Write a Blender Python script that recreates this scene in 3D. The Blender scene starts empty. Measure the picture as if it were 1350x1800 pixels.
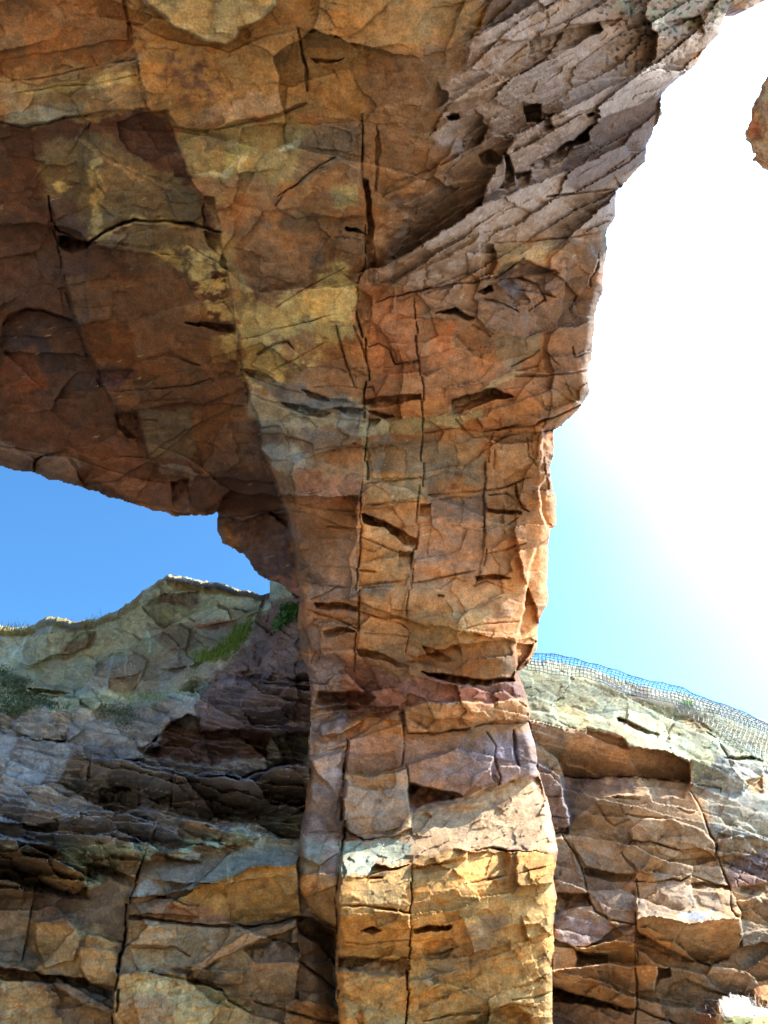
import bpy, math, random, os
import numpy as np
from mathutils import Vector

# ---------------------------------------------------------------- camera, sky, sun, exposure
scene = bpy.context.scene
COL = scene.collection
F = 1352.0                      # focal length in photo pixels (1350 x 1800)
PITCH = math.radians(40.0)
CAM = np.array([0.0, 0.0, 1.6])
cam_d = bpy.data.cameras.new("camera")
cam_d.sensor_fit = 'VERTICAL'
cam_d.sensor_height = 24.0
cam_d.lens = 24.0 * F / 1800.0
cam_d.clip_start = 0.05
cam_d.clip_end = 4000.0
cam = bpy.data.objects.new("camera", cam_d)
cam.location = CAM
cam.rotation_euler = (math.radians(90) + PITCH, 0, 0)
COL.objects.link(cam)
scene.camera = cam

HAZE_LO, HAZE_HI, HAZE_COL = 0.735, 1.12, (9.6, 9.6, 9.6, 1)
SKY_TINT = (0.50, 0.97, 1.25, 1)
SUN_EL, SUN_AZ = math.radians(44), math.radians(78)     # azimuth from +Y (ahead) towards +X (right)
world = bpy.data.worlds.new("World")
scene.world = world
world.use_nodes = True
wn = world.node_tree
wn.nodes.clear()
sky = wn.nodes.new("ShaderNodeTexSky")
sky.sky_type = 'NISHITA'
sky.sun_disc = False
sky.sun_elevation = SUN_EL
sky.sun_rotation = SUN_AZ
sky.air_density = 1.0
sky.dust_density = 1.0
sky.ozone_density = 2.0
bg = wn.nodes.new("ShaderNodeBackground")
bg.inputs['Strength'].default_value = 0.112
wo = wn.nodes.new("ShaderNodeOutputWorld")
# thin bright haze in the sky round the sun
wtc = wn.nodes.new("ShaderNodeTexCoord")
wdot = wn.nodes.new("ShaderNodeVectorMath"); wdot.operation = 'DOT_PRODUCT'
wdot.inputs[1].default_value = (math.cos(SUN_EL) * math.sin(SUN_AZ), math.cos(SUN_EL) * math.cos(SUN_AZ), math.sin(SUN_EL))
wn.links.new(wtc.outputs['Generated'], wdot.inputs[0])
wcl = wn.nodes.new("ShaderNodeTexNoise"); wcl.inputs['Scale'].default_value = 2.2; wcl.inputs['Detail'].default_value = 3
wn.links.new(wtc.outputs['Generated'], wcl.inputs['Vector'])
wad = wn.nodes.new("ShaderNodeMath"); wad.operation = 'MULTIPLY_ADD'; wad.inputs[1].default_value = 0.12
wn.links.new(wcl.outputs['Fac'], wad.inputs[0]); wn.links.new(wdot.outputs['Value'], wad.inputs[2])
wmr = wn.nodes.new("ShaderNodeMapRange"); wmr.interpolation_type = 'SMOOTHSTEP'
wmr.inputs['From Min'].default_value = HAZE_LO; wmr.inputs['From Max'].default_value = HAZE_HI
wn.links.new(wad.outputs[0], wmr.inputs['Value'])
whz = wn.nodes.new("ShaderNodeMixRGB"); whz.blend_type = 'ADD'
whz.inputs['Color2'].default_value = HAZE_COL
wn.links.new(wmr.outputs[0], whz.inputs['Fac']); 
wtint = wn.nodes.new("ShaderNodeMixRGB"); wtint.blend_type = 'MULTIPLY'; wtint.inputs['Fac'].default_value = 1.0
wtint.inputs['Color2'].default_value = SKY_TINT
wn.links.new(sky.outputs[0], wtint.inputs['Color1'])
wm2 = wn.nodes.new("ShaderNodeMapRange"); wm2.interpolation_type = 'SMOOTHSTEP'
wm2.inputs['From Min'].default_value = 0.46; wm2.inputs['From Max'].default_value = 0.80
wm2.inputs['To Min'].default_value = 1.0; wm2.inputs['To Max'].default_value = 2.7
wn.links.new(wad.outputs[0], wm2.inputs['Value'])
wsc = wn.nodes.new("ShaderNodeVectorMath"); wsc.operation = 'SCALE'
wn.links.new(wtint.outputs[0], wsc.inputs[0]); wn.links.new(wm2.outputs[0], wsc.inputs['Scale'])
wn.links.new(wsc.outputs[0], whz.inputs['Color1'])
wn.links.new(whz.outputs[0], bg.inputs['Color'])
wn.links.new(bg.outputs[0], wo.inputs['Surface'])

sun_d = bpy.data.lights.new("sun", 'SUN')
sun_d.energy = 5.0
sun_d.angle = math.radians(0.5)
sun_d.color = (1.0, 0.93, 0.82)
sun = bpy.data.objects.new("sun", sun_d)
sdir = Vector((math.cos(SUN_EL) * math.sin(SUN_AZ), math.cos(SUN_EL) * math.cos(SUN_AZ), math.sin(SUN_EL)))
sun.rotation_euler = sdir.to_track_quat('Z', 'Y').to_euler()
sun.location = (20, 2, 30)
COL.objects.link(sun)

scene.view_settings.view_transform = 'Standard'
scene.view_settings.look = 'None'
scene.view_settings.gamma = 1.0
scene.view_settings.use_curve_mapping = False
scene.view_settings.exposure = 1.22
scene.cycles.use_denoising = True
scene.cycles.max_bounces = 8
scene.cycles.diffuse_bounces = 3
scene.cycles.use_adaptive_sampling = True
scene.cycles.adaptive_threshold = 0.015

STEP = float(os.environ.get("GRID_STEP", "1.65"))        # photo pixels between two vertices

# ---------------------------------------------------------------- numpy helpers
def _hash(ix, iy, seed):
    h = (ix.astype(np.int64) * 374761393 + iy.astype(np.int64) * 668265263 + seed * 1442695041) & 0xFFFFFFFF
    h = ((h ^ (h >> 13)) * 1274126177) & 0xFFFFFFFF
    h = ((h ^ (h >> 16)) * 2246822519) & 0xFFFFFFFF
    return (h ^ (h >> 15)) & 0xFFFFFFFF

def rnd(ix, iy, seed):
    return _hash(ix, iy, seed) / 4294967296.0

def noise(x, y, seed=0):
    """gradient noise, about -1..1"""
    ix, iy = np.floor(x), np.floor(y)
    fx, fy = x - ix, y - iy
    ix, iy = ix.astype(np.int64), iy.astype(np.int64)
    u, v = fx * fx * fx * (fx * (fx * 6 - 15) + 10), fy * fy * fy * (fy * (fy * 6 - 15) + 10)
    def g(dx, dy):
        a = rnd(ix + dx, iy + dy, seed) * 2 * math.pi
        return np.cos(a) * (fx - dx) + np.sin(a) * (fy - dy)
    a = g(0, 0) * (1 - u) + g(1, 0) * u
    b = g(0, 1) * (1 - u) + g(1, 1) * u
    return (a * (1 - v) + b * v) * 1.5

def fbm(x, y, seed=0, octaves=4, gain=0.5):
    s, a, t = 0, 1.0, 0
    for o in range(octaves):
        s = s + a * noise(x * 2 ** o + 17.3 * o, y * 2 ** o - 9.1 * o, seed + o * 31)
        t += a
        a *= gain
    return s / t

def ridged(x, y, seed=0, octaves=3):
    s, a, t = 0, 1.0, 0
    for o in range(octaves):
        s = s + a * (1 - np.abs(noise(x * 2 ** o + 5.7 * o, y * 2 ** o + 3.1 * o, seed + o * 17)))
        t += a
        a *= 0.5
    return s / t

def sstep(a, b, x):
    t = np.clip((x - a) / (b - a), 0, 1)
    return t * t * (3 - 2 * t)

def cells(X, Y, size, ang, asp, seed, warp=0.25):
    """blocky cells: offset, local coords, edge distance; long axis at ang degrees (image, y down)"""
    a = math.radians(ang)
    c, s = math.cos(a), math.sin(a)
    u = (X * c + Y * s) / (size * asp)
    v = (-X * s + Y * c) / size
    u = u + 0.45 * warp * noise(u * 0.8, v * 0.8, seed + 101) + 0.12 * warp * noise(u * 5 * asp, v * 5, seed + 102)
    v = v + 0.45 * warp * noise(u * 0.8, v * 0.8, seed + 103) + 0.12 * warp * noise(u * 5 * asp, v * 5, seed + 104)
    iu, iv = np.floor(u).astype(np.int64), np.floor(v).astype(np.int64)
    d1 = np.full(u.shape, 9.0); d2 = np.full(u.shape, 9.0)
    bi = np.zeros(u.shape, np.int64); bj = np.zeros(u.shape, np.int64)
    bx = np.zeros(u.shape); by = np.zeros(u.shape)
    for di in (-1, 0, 1):
        for dj in (-1, 0, 1):
            ci, cj = iu + di, iv + dj
            dx = u - (ci + 0.18 + 0.64 * rnd(ci, cj, seed))
            dy = v - (cj + 0.18 + 0.64 * rnd(ci, cj, seed + 1))
            d = np.sqrt(dx * dx + dy * dy)
            n1 = d < d1
            d2 = np.where(n1, d1, np.minimum(d2, d))
            d1 = np.where(n1, d, d1)
            bi = np.where(n1, ci, bi); bj = np.where(n1, cj, bj)
            bx = np.where(n1, dx, bx); by = np.where(n1, dy, by)
    return bi, bj, bx, by, d2 - d1

CELLS = {}
def tint(C, mask, seed, amt, hue=0.10):
    """each block has its own shade of rock"""
    i, j, e = CELLS[seed]
    a = (rnd(i, j, seed + 41) - 0.5) * 2 * amt
    b = (rnd(i, j, seed + 42) - 0.5) * 2 * hue
    k = np.stack([1 + a + b, 1 + a, 1 + a - 1.4 * b], -1)
    return C * (1 + (k - 1) * np.asarray(mask)[..., None])

def facets(X, Y, size, ang, asp, amp, tilt, seed, bias=0.0, groove=0.0, warp=0.25):
    """stepped and tilted blocks (metres, + = away from the viewer)"""
    i, j, dx, dy, e = cells(X, Y, size, ang, asp, seed, warp)
    CELLS[seed] = (i, j, e)
    r = rnd(i, j, seed + 7) - 0.5
    bias = bias * (0.35 + 1.3 * rnd(i, j, seed + 6))
    gx = (rnd(i, j, seed + 8) - 0.5) * 2
    gy = (rnd(i, j, seed + 9) - 0.5) * 2
    h = amp * r * 2 + tilt * (gx * dx + gy * dy) + bias * dy
    if groove:
        h = h + groove * np.exp(-(e / 0.07) ** 2) * (rnd(i, j, seed + 5) * 0.8 + 0.2)
    return h

def poly_sd(X, Y, pts):
    """signed distance in pixels, + inside"""
    pts = np.array(pts, float)
    d = np.full(X.shape, 1e18)
    inside = np.zeros(X.shape, bool)
    n = len(pts)
    for k in range(n):
        x0, y0 = pts[k]; x1, y1 = pts[(k + 1) % n]
        ex, ey = x1 - x0, y1 - y0
        L = ex * ex + ey * ey + 1e-9
        t = np.clip(((X - x0) * ex + (Y - y0) * ey) / L, 0, 1)
        d = np.minimum(d, (X - x0 - t * ex) ** 2 + (Y - y0 - t * ey) ** 2)
        cond = ((y0 <= Y) & (y1 > Y)) | ((y1 <= Y) & (y0 > Y))
        if abs(ey) > 1e-9:
            inside ^= cond & (X < x0 + (Y - y0) / ey * ex)
    d = np.sqrt(d)
    return np.where(inside, d, -d)

def line_d(X, Y, pts):
    """distance to polyline, parameter 0..1 along it, signed side (+ = to the right when walking, y down)"""
    pts = np.array(pts, float)
    seg = np.hypot(*(pts[1:] - pts[:-1]).T)
    cum = np.concatenate([[0], np.cumsum(seg)])
    d = np.full(X.shape, 1e18); tt = np.zeros(X.shape); side = np.zeros(X.shape)
    for k in range(len(pts) - 1):
        x0, y0 = pts[k]; x1, y1 = pts[k + 1]
        ex, ey = x1 - x0, y1 - y0
        L = ex * ex + ey * ey + 1e-9
        t = np.clip(((X - x0) * ex + (Y - y0) * ey) / L, 0, 1)
        dd = (X - x0 - t * ex) ** 2 + (Y - y0 - t * ey) ** 2
        m = dd < d
        d = np.where(m, dd, d)
        tt = np.where(m, (cum[k] + t * seg[k]) / cum[-1], tt)
        cr = ex * (Y - y0) - ey * (X - x0)
        side = np.where(m, np.sign(cr), side)
    return np.sqrt(d), tt, side

def bbox(G, pts, pad):
    a = np.array(pts, float)
    xs, ys = G['xs'], G['ys']
    x0, x1 = np.searchsorted(xs, [a[:, 0].min() - pad, a[:, 0].max() + pad])
    y0, y1 = np.searchsorted(ys, [a[:, 1].min() - pad, a[:, 1].max() + pad])
    return slice(y0, y1), slice(x0, x1)

def tps(ctrl):
    c = np.array(ctrl, float)
    P, v = c[:, :2] / 1000.0, c[:, 2]
    n = len(c)
    def U(r2):
        return np.where(r2 > 1e-12, 0.5 * r2 * np.log(np.maximum(r2, 1e-12)), 0)
    K = U(((P[:, None] - P[None]) ** 2).sum(-1)) + np.eye(n) * 1e-4
    A = np.zeros((n + 3, n + 3))
    A[:n, :n] = K; A[:n, n] = 1; A[:n, n + 1:] = P
    A[n, :n] = 1; A[n + 1:, :n] = P.T
    w = np.linalg.solve(A, np.concatenate([v, [0, 0, 0]]))
    def f(X, Y):
        x, y = X / 1000.0, Y / 1000.0
        out = w[n] + w[n + 1] * x + w[n + 2] * y
        for k in range(n):
            out = out + w[k] * U((x - P[k, 0]) ** 2 + (y - P[k, 1]) ** 2)
        return out
    return f

SP, CP = math.sin(PITCH), math.cos(PITCH)
def ray(X, Y):
    dy = (900.0 - Y) / F
    return np.stack([(X - 675.0) / F, CP - dy * SP, SP + dy * CP], -1)

def at(px, py, T):
    """world point seen at photo pixel (px, py) at depth T along the view axis"""
    return CAM + ray(np.array(float(px)), np.array(float(py))) * T

def fwd(py):
    return CP - (900.0 - py) / F * SP

def axis(lo, hi, f0, f1, step):
    """fine between f0 and f1, growing steps outside"""
    mid = np.arange(f0, f1 + step, step)
    a, s, L = f0, step, []
    while a > lo:
        s = min(s * 1.25, 60); a -= s; L.append(a)
    b, s, R = mid[-1], step, []
    while b < hi:
        s = min(s * 1.25, 60); b += s; R.append(b)
    return np.concatenate([L[::-1], mid, R])

def make_grid(x, y, seed):
    G = {'xs': x, 'ys': y}
    G['X'], G['Y'] = np.meshgrid(x, y)
    X, Y = G['X'], G['Y']
    G['WX'] = X + 3.6 * noise(X / 34, Y / 34, seed) + 1.5 * noise(X / 11, Y / 11, seed + 1) + 0.5 * noise(X / 4, Y / 4, seed + 2)
    G['WY'] = Y + 3.6 * noise(X / 34, Y / 34, seed + 3) + 1.5 * noise(X / 11, Y / 11, seed + 4) + 0.5 * noise(X / 4, Y / 4, seed + 5)
    G['H'] = np.zeros(X.shape)
    return G

def make_probe(G, T):
    """depth of a finished rock surface where a ray through (px, py) meets it"""
    xs, ys, t = G['xs'].copy(), G['ys'].copy(), T.astype(np.float32)
    def f(px, py):
        i = int(np.clip(np.searchsorted(xs, px), 0, len(xs) - 1))
        j = int(np.clip(np.searchsorted(ys, py), 0, len(ys) - 1))
        return float(t[j, i])
    return f

def apply_features(G, feats):
    H = G['H']
    for f in feats:
        k = f[0]
        pts = f[1]
        if k == 'block':                     # off, gx, gy (metres per 100 px), soft
            off, gx, gy, soft = f[2:6]
            if 0.12 <= off < 0.6 and gx == 0 and gy == 0:
                hole = True              # open recess: deep under its upper lip, running out below
                off *= 1.75
            else:
                hole = False
            s = bbox(G, pts, 14 + soft)
            X, Y = G['WX'][s], G['WY'][s]
            sd = poly_sd(X, Y, pts)
            c = np.mean(np.array(pts, float), 0)
            m = sstep(-soft * 0.32, soft * 0.32, sd)
            if hole:
                a = np.array(pts, float)
                y0, y1 = a[:, 1].min(), a[:, 1].max()
                m = m * np.clip(1.15 - 1.0 * (Y - y0) / max(y1 - y0, 4.0) + 0.25 * noise(G['X'][s] / 13, G['Y'][s] / 13, 95), 0.08, 1.2)
            H[s] += m * (off + gx * (G['X'][s] - c[0]) / 100 + gy * (G['Y'][s] - c[1]) / 100)
        elif k == 'crack':                   # width, depth
            w, dep = f[2:4]
            s = bbox(G, pts, 8 * w + 12)
            X, Y = G['X'][s], G['Y'][s]
            d, t, side = line_d(X + 0.5 * (G['WX'][s] - X), Y + 0.5 * (G['WY'][s] - Y), pts)
            if abs(pts[-1][1] - pts[0][1]) > 250:       # long joints jog sideways from bed to bed
                bed = np.floor((Y + 9 * noise(X / 30, Y / 30, 96)) / 37.0).astype(np.int64)
                jog = (rnd(bed, bed * 0, 97 + int(pts[0][0])) - 0.5) * 9 + 3 * noise(Y / 70, Y / 700, 98)
                d, t, side = line_d(X + jog + 0.7 * (G['WX'][s] - X), Y, pts)
            dep = dep * np.clip(0.75 + 0.7 * noise(X / 41, Y / 41, 93 + int(pts[0][0]) % 50), 0.12, 1.3)
            ww = 0.62 * w * (0.55 + 0.45 * np.minimum(1, 6 * np.minimum(t, 1 - t))) * (1 + 0.45 * noise(G['X'][s] / 23, G['Y'][s] / 23, 91))
            H[s] += dep * np.exp(-(d / np.maximum(ww, 0.4)) ** 2)
        elif k == 'step':                    # amount on the left hand (-side), reach, soft
            amt, reach, soft = f[2:5]
            s = bbox(G, pts, reach * 1.6)
            d, t, side = line_d(G['WX'][s], G['WY'][s], pts)
            sd = d * side
            ends = np.minimum(1, 8 * np.minimum(t, 1 - t))
            m = sstep(-soft, soft, -sd) * np.exp(-(d / reach) ** 2) * ends
            H[s] += amt * m

def region_mask(G, pts, soft):
    m = np.zeros(G['X'].shape)
    s = bbox(G, pts, soft * 1.5 + 30)
    n = soft * 0.6 * fbm(G['X'][s] / 60, G['Y'][s] / 60, 55, 3)
    m[s] = sstep(-soft, soft, poly_sd(G['WX'][s], G['WY'][s], pts) + n)
    return m

def paint(G, base, strokes, seed):
    X, Y = G['X'], G['Y']
    C = np.empty(X.shape + (3,))
    C[:] = base
    for st in strokes:
        pts, col, soft, amt = st[:4]
        thr = st[4] if len(st) > 4 else None
        s = bbox(G, pts, soft * 1.5 + 30)
        x, y = X[s], Y[s]
        n = fbm(x / 46, y / 40, seed + 3, 6, 0.62)
        m = sstep(-soft * 0.5, soft * 0.5, poly_sd(G['WX'][s], G['WY'][s], pts) + (soft * 2.0 + 7) * n) * amt
        if thr is not None:                  # broken up patches
            sc = st[5] if len(st) > 5 else 30
            q = fbm(x / sc, y / sc, seed + 9 + int(abs(pts[0][0])), 5, 0.6)
            m = m * sstep(thr - 0.12, thr + 0.12, q)
        C[s] = C[s] * (1 - m[..., None]) + np.array(col) * m[..., None]
    n1 = fbm(X / 130, Y / 90, seed + 20, 4)
    n2 = fbm(X / 22, Y / 18, seed + 21, 4, 0.6)
    n3 = fbm(X / 40, Y / 30, seed + 22, 4, 0.6)
    val = 1 + 0.26 * n1 + 0.40 * n2
    C = C * val[..., None]
    warm = np.clip(n3 * 1.6, -1, 1)[..., None]
    C = C * (1 + warm * np.array([0.11, 0.0, -0.14]))
    stain = sstep(0.22, 0.5, fbm(X / 48 + 40, Y / 34, seed + 30, 5, 0.6))[..., None]
    C = C * (1 - 0.42 * stain * np.array([0.9, 1.0, 0.95]))
    return np.clip(C, 0.015, 0.8)

# ---------------------------------------------------------------- materials
def rock_material(name, bump=0.3, speck=0.42, rough=0.86):
    m = bpy.data.materials.new(name)
    m.use_nodes = True
    nt = m.node_tree
    nt.nodes.clear()
    N = nt.nodes.new
    L = nt.links.new
    out = N("ShaderNodeOutputMaterial")
    b = N("ShaderNodeBsdfPrincipled")
    b.inputs['Roughness'].default_value = rough
    b.inputs['Specular IOR Level'].default_value = 0.25
    att = N("ShaderNodeAttribute"); att.attribute_name = "rock_colour"
    tc = N("ShaderNodeTexCoord")
    n1 = N("ShaderNodeTexNoise"); n1.inputs['Scale'].default_value = 38; n1.inputs['Detail'].default_value = 8; n1.inputs['Roughness'].default_value = 0.72
    n2 = N("ShaderNodeTexNoise"); n2.inputs['Scale'].default_value = 9; n2.inputs['Detail'].default_value = 10; n2.inputs['Roughness'].default_value = 0.68
    n3 = N("ShaderNodeTexVoronoi"); n3.feature = 'DISTANCE_TO_EDGE'; n3.inputs['Scale'].default_value = 3.2
    for n in (n1, n2):
        L(tc.outputs['Object'], n.inputs['Vector'])
    # warp for the hairline cracks
    mixv = N("ShaderNodeMixRGB"); mixv.blend_type = 'ADD'; mixv.inputs['Fac'].default_value = 0.35
    L(tc.outputs['Object'], mixv.inputs['Color1']); L(n2.outputs['Color'], mixv.inputs['Color2'])
    L(mixv.outputs[0], n3.inputs['Vector'])
    r1 = N("ShaderNodeMapRange"); r1.inputs['From Min'].default_value = 0.3; r1.inputs['From Max'].default_value = 0.72
    r1.inputs['To Min'].default_value = 1 - speck; r1.inputs['To Max'].default_value = 1 + speck
    L(n1.outputs['Fac'], r1.inputs['Value'])
    r2 = N("ShaderNodeMapRange"); r2.inputs['From Min'].default_value = 0.32; r2.inputs['From Max'].default_value = 0.68
    r2.inputs['To Min'].default_value = 0.72; r2.inputs['To Max'].default_value = 1.28
    L(n2.outputs['Fac'], r2.inputs['Value'])
    mu = N("ShaderNodeMath"); mu.operation = 'MULTIPLY'
    L(r1.outputs[0], mu.inputs[0]); L(r2.outputs[0], mu.inputs[1])
    vm = N("ShaderNodeVectorMath"); vm.operation = 'SCALE'
    L(att.outputs['Color'], vm.inputs[0]); L(mu.outputs[0], vm.inputs['Scale'])
    L(vm.outputs[0], b.inputs['Base Color'])
    # relief finer than the mesh
    cr = N("ShaderNodeMapRange"); cr.inputs['From Min'].default_value = 0.0; cr.inputs['From Max'].default_value = 0.035
    L(n3.outputs['Distance'], cr.inputs['Value'])
    a1 = N("ShaderNodeMath"); a1.operation = 'MULTIPLY'; a1.inputs[1].default_value = 0.022
    L(n1.outputs['Fac'], a1.inputs[0])
    a2 = N("ShaderNodeMath"); a2.operation = 'MULTIPLY_ADD'; a2.inputs[1].default_value = 0.07
    L(n2.outputs['Fac'], a2.inputs[0]); L(a1.outputs[0], a2.inputs[2])
    a3 = N("ShaderNodeMath"); a3.operation = 'MULTIPLY_ADD'; a3.inputs[1].default_value = 0.012
    L(cr.outputs[0], a3.inputs[0]); L(a2.outputs[0], a3.inputs[2])
    bp = N("ShaderNodeBump"); bp.inputs['Strength'].default_value = bump; bp.inputs['Distance'].default_value = 1.0
    L(a3.outputs[0], bp.inputs['Height'])
    L(bp.outputs[0], b.inputs['Normal'])
    L(b.outputs[0], out.inputs['Surface'])
    return m

def simple_material(name, col, var=0.3, scale=20, rough=0.8, metallic=0.0, transl=0.0):
    m = bpy.data.materials.new(name)
    m.use_nodes = True
    nt = m.node_tree
    b = nt.nodes['Principled BSDF']
    b.inputs['Roughness'].default_value = rough
    b.inputs['Metallic'].default_value = metallic
    b.inputs['Specular IOR Level'].default_value = 0.25
    n = nt.nodes.new("ShaderNodeTexNoise"); n.inputs['Scale'].default_value = scale; n.inputs['Detail'].default_value = 6
    tc = nt.nodes.new("ShaderNodeTexCoord")
    nt.links.new(tc.outputs['Object'], n.inputs['Vector'])
    r = nt.nodes.new("ShaderNodeValToRGB")
    r.color_ramp.elements[0].position = 0.3; r.color_ramp.elements[1].position = 0.7
    r.color_ramp.elements[0].color = tuple(c * (1 - var) for c in col) + (1,)
    r.color_ramp.elements[1].color = tuple(min(1, c * (1 + var)) for c in col) + (1,)
    nt.links.new(n.outputs['Fac'], r.inputs['Fac'])
    nt.links.new(r.outputs[0], b.inputs['Base Color'])
    if transl:
        t = nt.nodes.new("ShaderNodeBsdfTranslucent")
        nt.links.new(r.outputs[0], t.inputs['Color'])
        mx = nt.nodes.new("ShaderNodeMixShader"); mx.inputs[0].default_value = transl
        out = nt.nodes['Material Output']
        nt.links.new(b.outputs[0], mx.inputs[1]); nt.links.new(t.outputs[0], mx.inputs[2])
        nt.links.new(mx.outputs[0], out.inputs['Surface'])
    return m

ROCK = rock_material("rock")

# ---------------------------------------------------------------- objects
def tag(o, label=None, cat=None, group=None, kind=None):
    if label: o['label'] = label
    if cat: o['category'] = cat
    if group: o['group'] = group
    if kind: o['kind'] = kind
    return o

def empty(name, loc, label, cat, group=None):
    o = bpy.data.objects.new(name, None)
    o.location = loc
    o.empty_display_size = 0.3
    COL.objects.link(o)
    return tag(o, label, cat, group)

def mesh_object(name, V, Q, C, mat, parent=None, smooth=False):
    """V (n,3) world coords, Q (m,4) quads or (m,3) triangles, C (n,3) colours or None"""
    me = bpy.data.meshes.new(name)
    k = Q.shape[1]
    me.vertices.add(len(V)); me.loops.add(Q.size); me.polygons.add(len(Q))
    if parent is not None:
        V = V - np.array(parent.location)
    me.vertices.foreach_set("co", V.astype(np.float32).ravel())
    me.loops.foreach_set("vertex_index", Q.astype(np.int32).ravel())
    me.polygons.foreach_set("loop_start", np.arange(0, Q.size, k, dtype=np.int32))
    if smooth:
        me.polygons.foreach_set("use_smooth", np.ones(len(Q), bool))
    if C is not None:
        a = me.attributes.new("rock_colour", 'FLOAT_COLOR', 'POINT')
        a.data.foreach_set("color", np.concatenate([C, np.ones((len(C), 1))], 1).astype(np.float32).ravel())
    me.update(calc_edges=True)
    me.materials.append(mat)
    o = bpy.data.objects.new(name, me)
    COL.objects.link(o)
    if parent is not None:
        o.parent = parent
    return o

def rock_sheet(G, T, C, outline, root, parts, default, depth, seed, jag=1.0):
    """Cut the relief to its outline, give the rim a rough flank going back, split it into named parts."""
    X, Y = G['X'], G['Y']
    ny, nx = X.shape
    sd = poly_sd(G['X'] + jag * (G['WX'] - G['X']), G['Y'] + jag * (G['WY'] - G['Y']), outline)
    keep_v = sd > 0
    P = CAM + ray(X, Y) * T[..., None]
    idx = np.arange(ny * nx).reshape(ny, nx)
    q = np.stack([idx[1:, :-1], idx[1:, 1:], idx[:-1, 1:], idx[:-1, :-1]], -1).reshape(-1, 4)
    kv = keep_v.ravel()
    q = q[kv[q].sum(1) >= 3]
    V = P.reshape(-1, 3)
    Cf = C.reshape(-1, 3)
    cx = X.ravel()[q].mean(1); cy = Y.ravel()[q].mean(1)
    lab = np.full(len(q), -1)
    wx = G['WX'].ravel()[q[:, 0]]; wy = G['WY'].ravel()[q[:, 0]]
    for n, (nm, pts, extra) in enumerate(parts):
        a = np.array(pts, float)
        m = (lab < 0) & (wx > a[:, 0].min() - 2) & (wx < a[:, 0].max() + 2) & (wy > a[:, 1].min() - 2) & (wy < a[:, 1].max() + 2)
        w = np.where(m)[0]
        lab[w[poly_sd(wx[w], wy[w], pts) > 0]] = n
    # rim
    e = np.concatenate([q[:, [0, 1]], q[:, [1, 2]], q[:, [2, 3]], q[:, [3, 0]]])
    el = np.tile(lab, 4)
    key = np.sort(e, 1)
    code = key[:, 0] * (ny * nx) + key[:, 1]
    u, inv, cnt = np.unique(code, return_inverse=True, return_counts=True)
    rim = e[cnt[inv] == 1]
    riml = el[cnt[inv] == 1]
    rv = np.unique(rim)
    base = V[rv]
    d = base - CAM
    d = d / np.linalg.norm(d, axis=1, keepdims=True)
    x, y = X.ravel()[rv], Y.ravel()[rv]
    rings = [rv]
    NV = [V]; NC = [Cf]
    tot = len(V)
    levels = depth * np.array([0.01, 0.025, 0.05, 0.08, 0.12, 0.17, 0.24, 0.33, 0.45, 0.6, 0.8, 1.0])
    for k, s in enumerate(levels):
        f = 1 + (0.35 if s < 2 else 0.7 / s) * noise(x / 25 + k * .35, y / 25, seed + 3) + 0.2 * noise(x / 7, y / 7 + k * .5, seed + 4)
        pt = base + d * (s * f)[:, None]
        up = np.array([0, 0.25, 0.5]) * (s * 0.15)
        pt = pt + up
        cc = Cf[rv] * (1 + 0.25 * noise(x / 9, y / 9 + k * .6, seed + 6))[:, None]
        NV.append(pt); NC.append(np.clip(cc, 0.01, 0.9))
        rings.append(np.arange(tot, tot + len(rv)))
        tot += len(rv)
    V = np.concatenate(NV); Cf = np.concatenate(NC)
    mp = np.searchsorted(rv, rim)
    for k in range(len(levels)):
        a, b = rings[k], rings[k + 1]
        q = np.concatenate([q, np.stack([a[mp[:, 1]], a[mp[:, 0]], b[mp[:, 0]], b[mp[:, 1]]], -1)])
        lab = np.concatenate([lab, riml])
    objs = {}
    for n in range(-1, len(parts)):
        sel = q[lab == n]
        if not len(sel):
            continue
        used, newq = np.unique(sel, return_inverse=True)
        nm, extra = (default, None) if n < 0 else (parts[n][0], parts[n][2])
        o = mesh_object(nm, V[used], newq.reshape(-1, 4), Cf[used], ROCK, root)
        if extra: o['label'] = extra
        objs[n] = o
    return objs

# ================================================================ the natural arch
ORANGE = (0.31, 0.155, 0.073); BROWN = (0.24, 0.135, 0.08); DARKRED = (0.10, 0.046, 0.029)
OLIVE = (0.50, 0.385, 0.175); GREYBR = (0.15, 0.115, 0.085); PALE = (0.43, 0.32, 0.275)
GOLD = (0.52, 0.27, 0.085); LICHEN = (0.47, 0.56, 0.47); PURPLE = (0.27, 0.215, 0.225)
GREY = (0.29, 0.25, 0.235); RED = (0.34, 0.13, 0.075); TAN = (0.36, 0.24, 0.135); MAUVE = (0.30, 0.19, 0.155)

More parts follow.
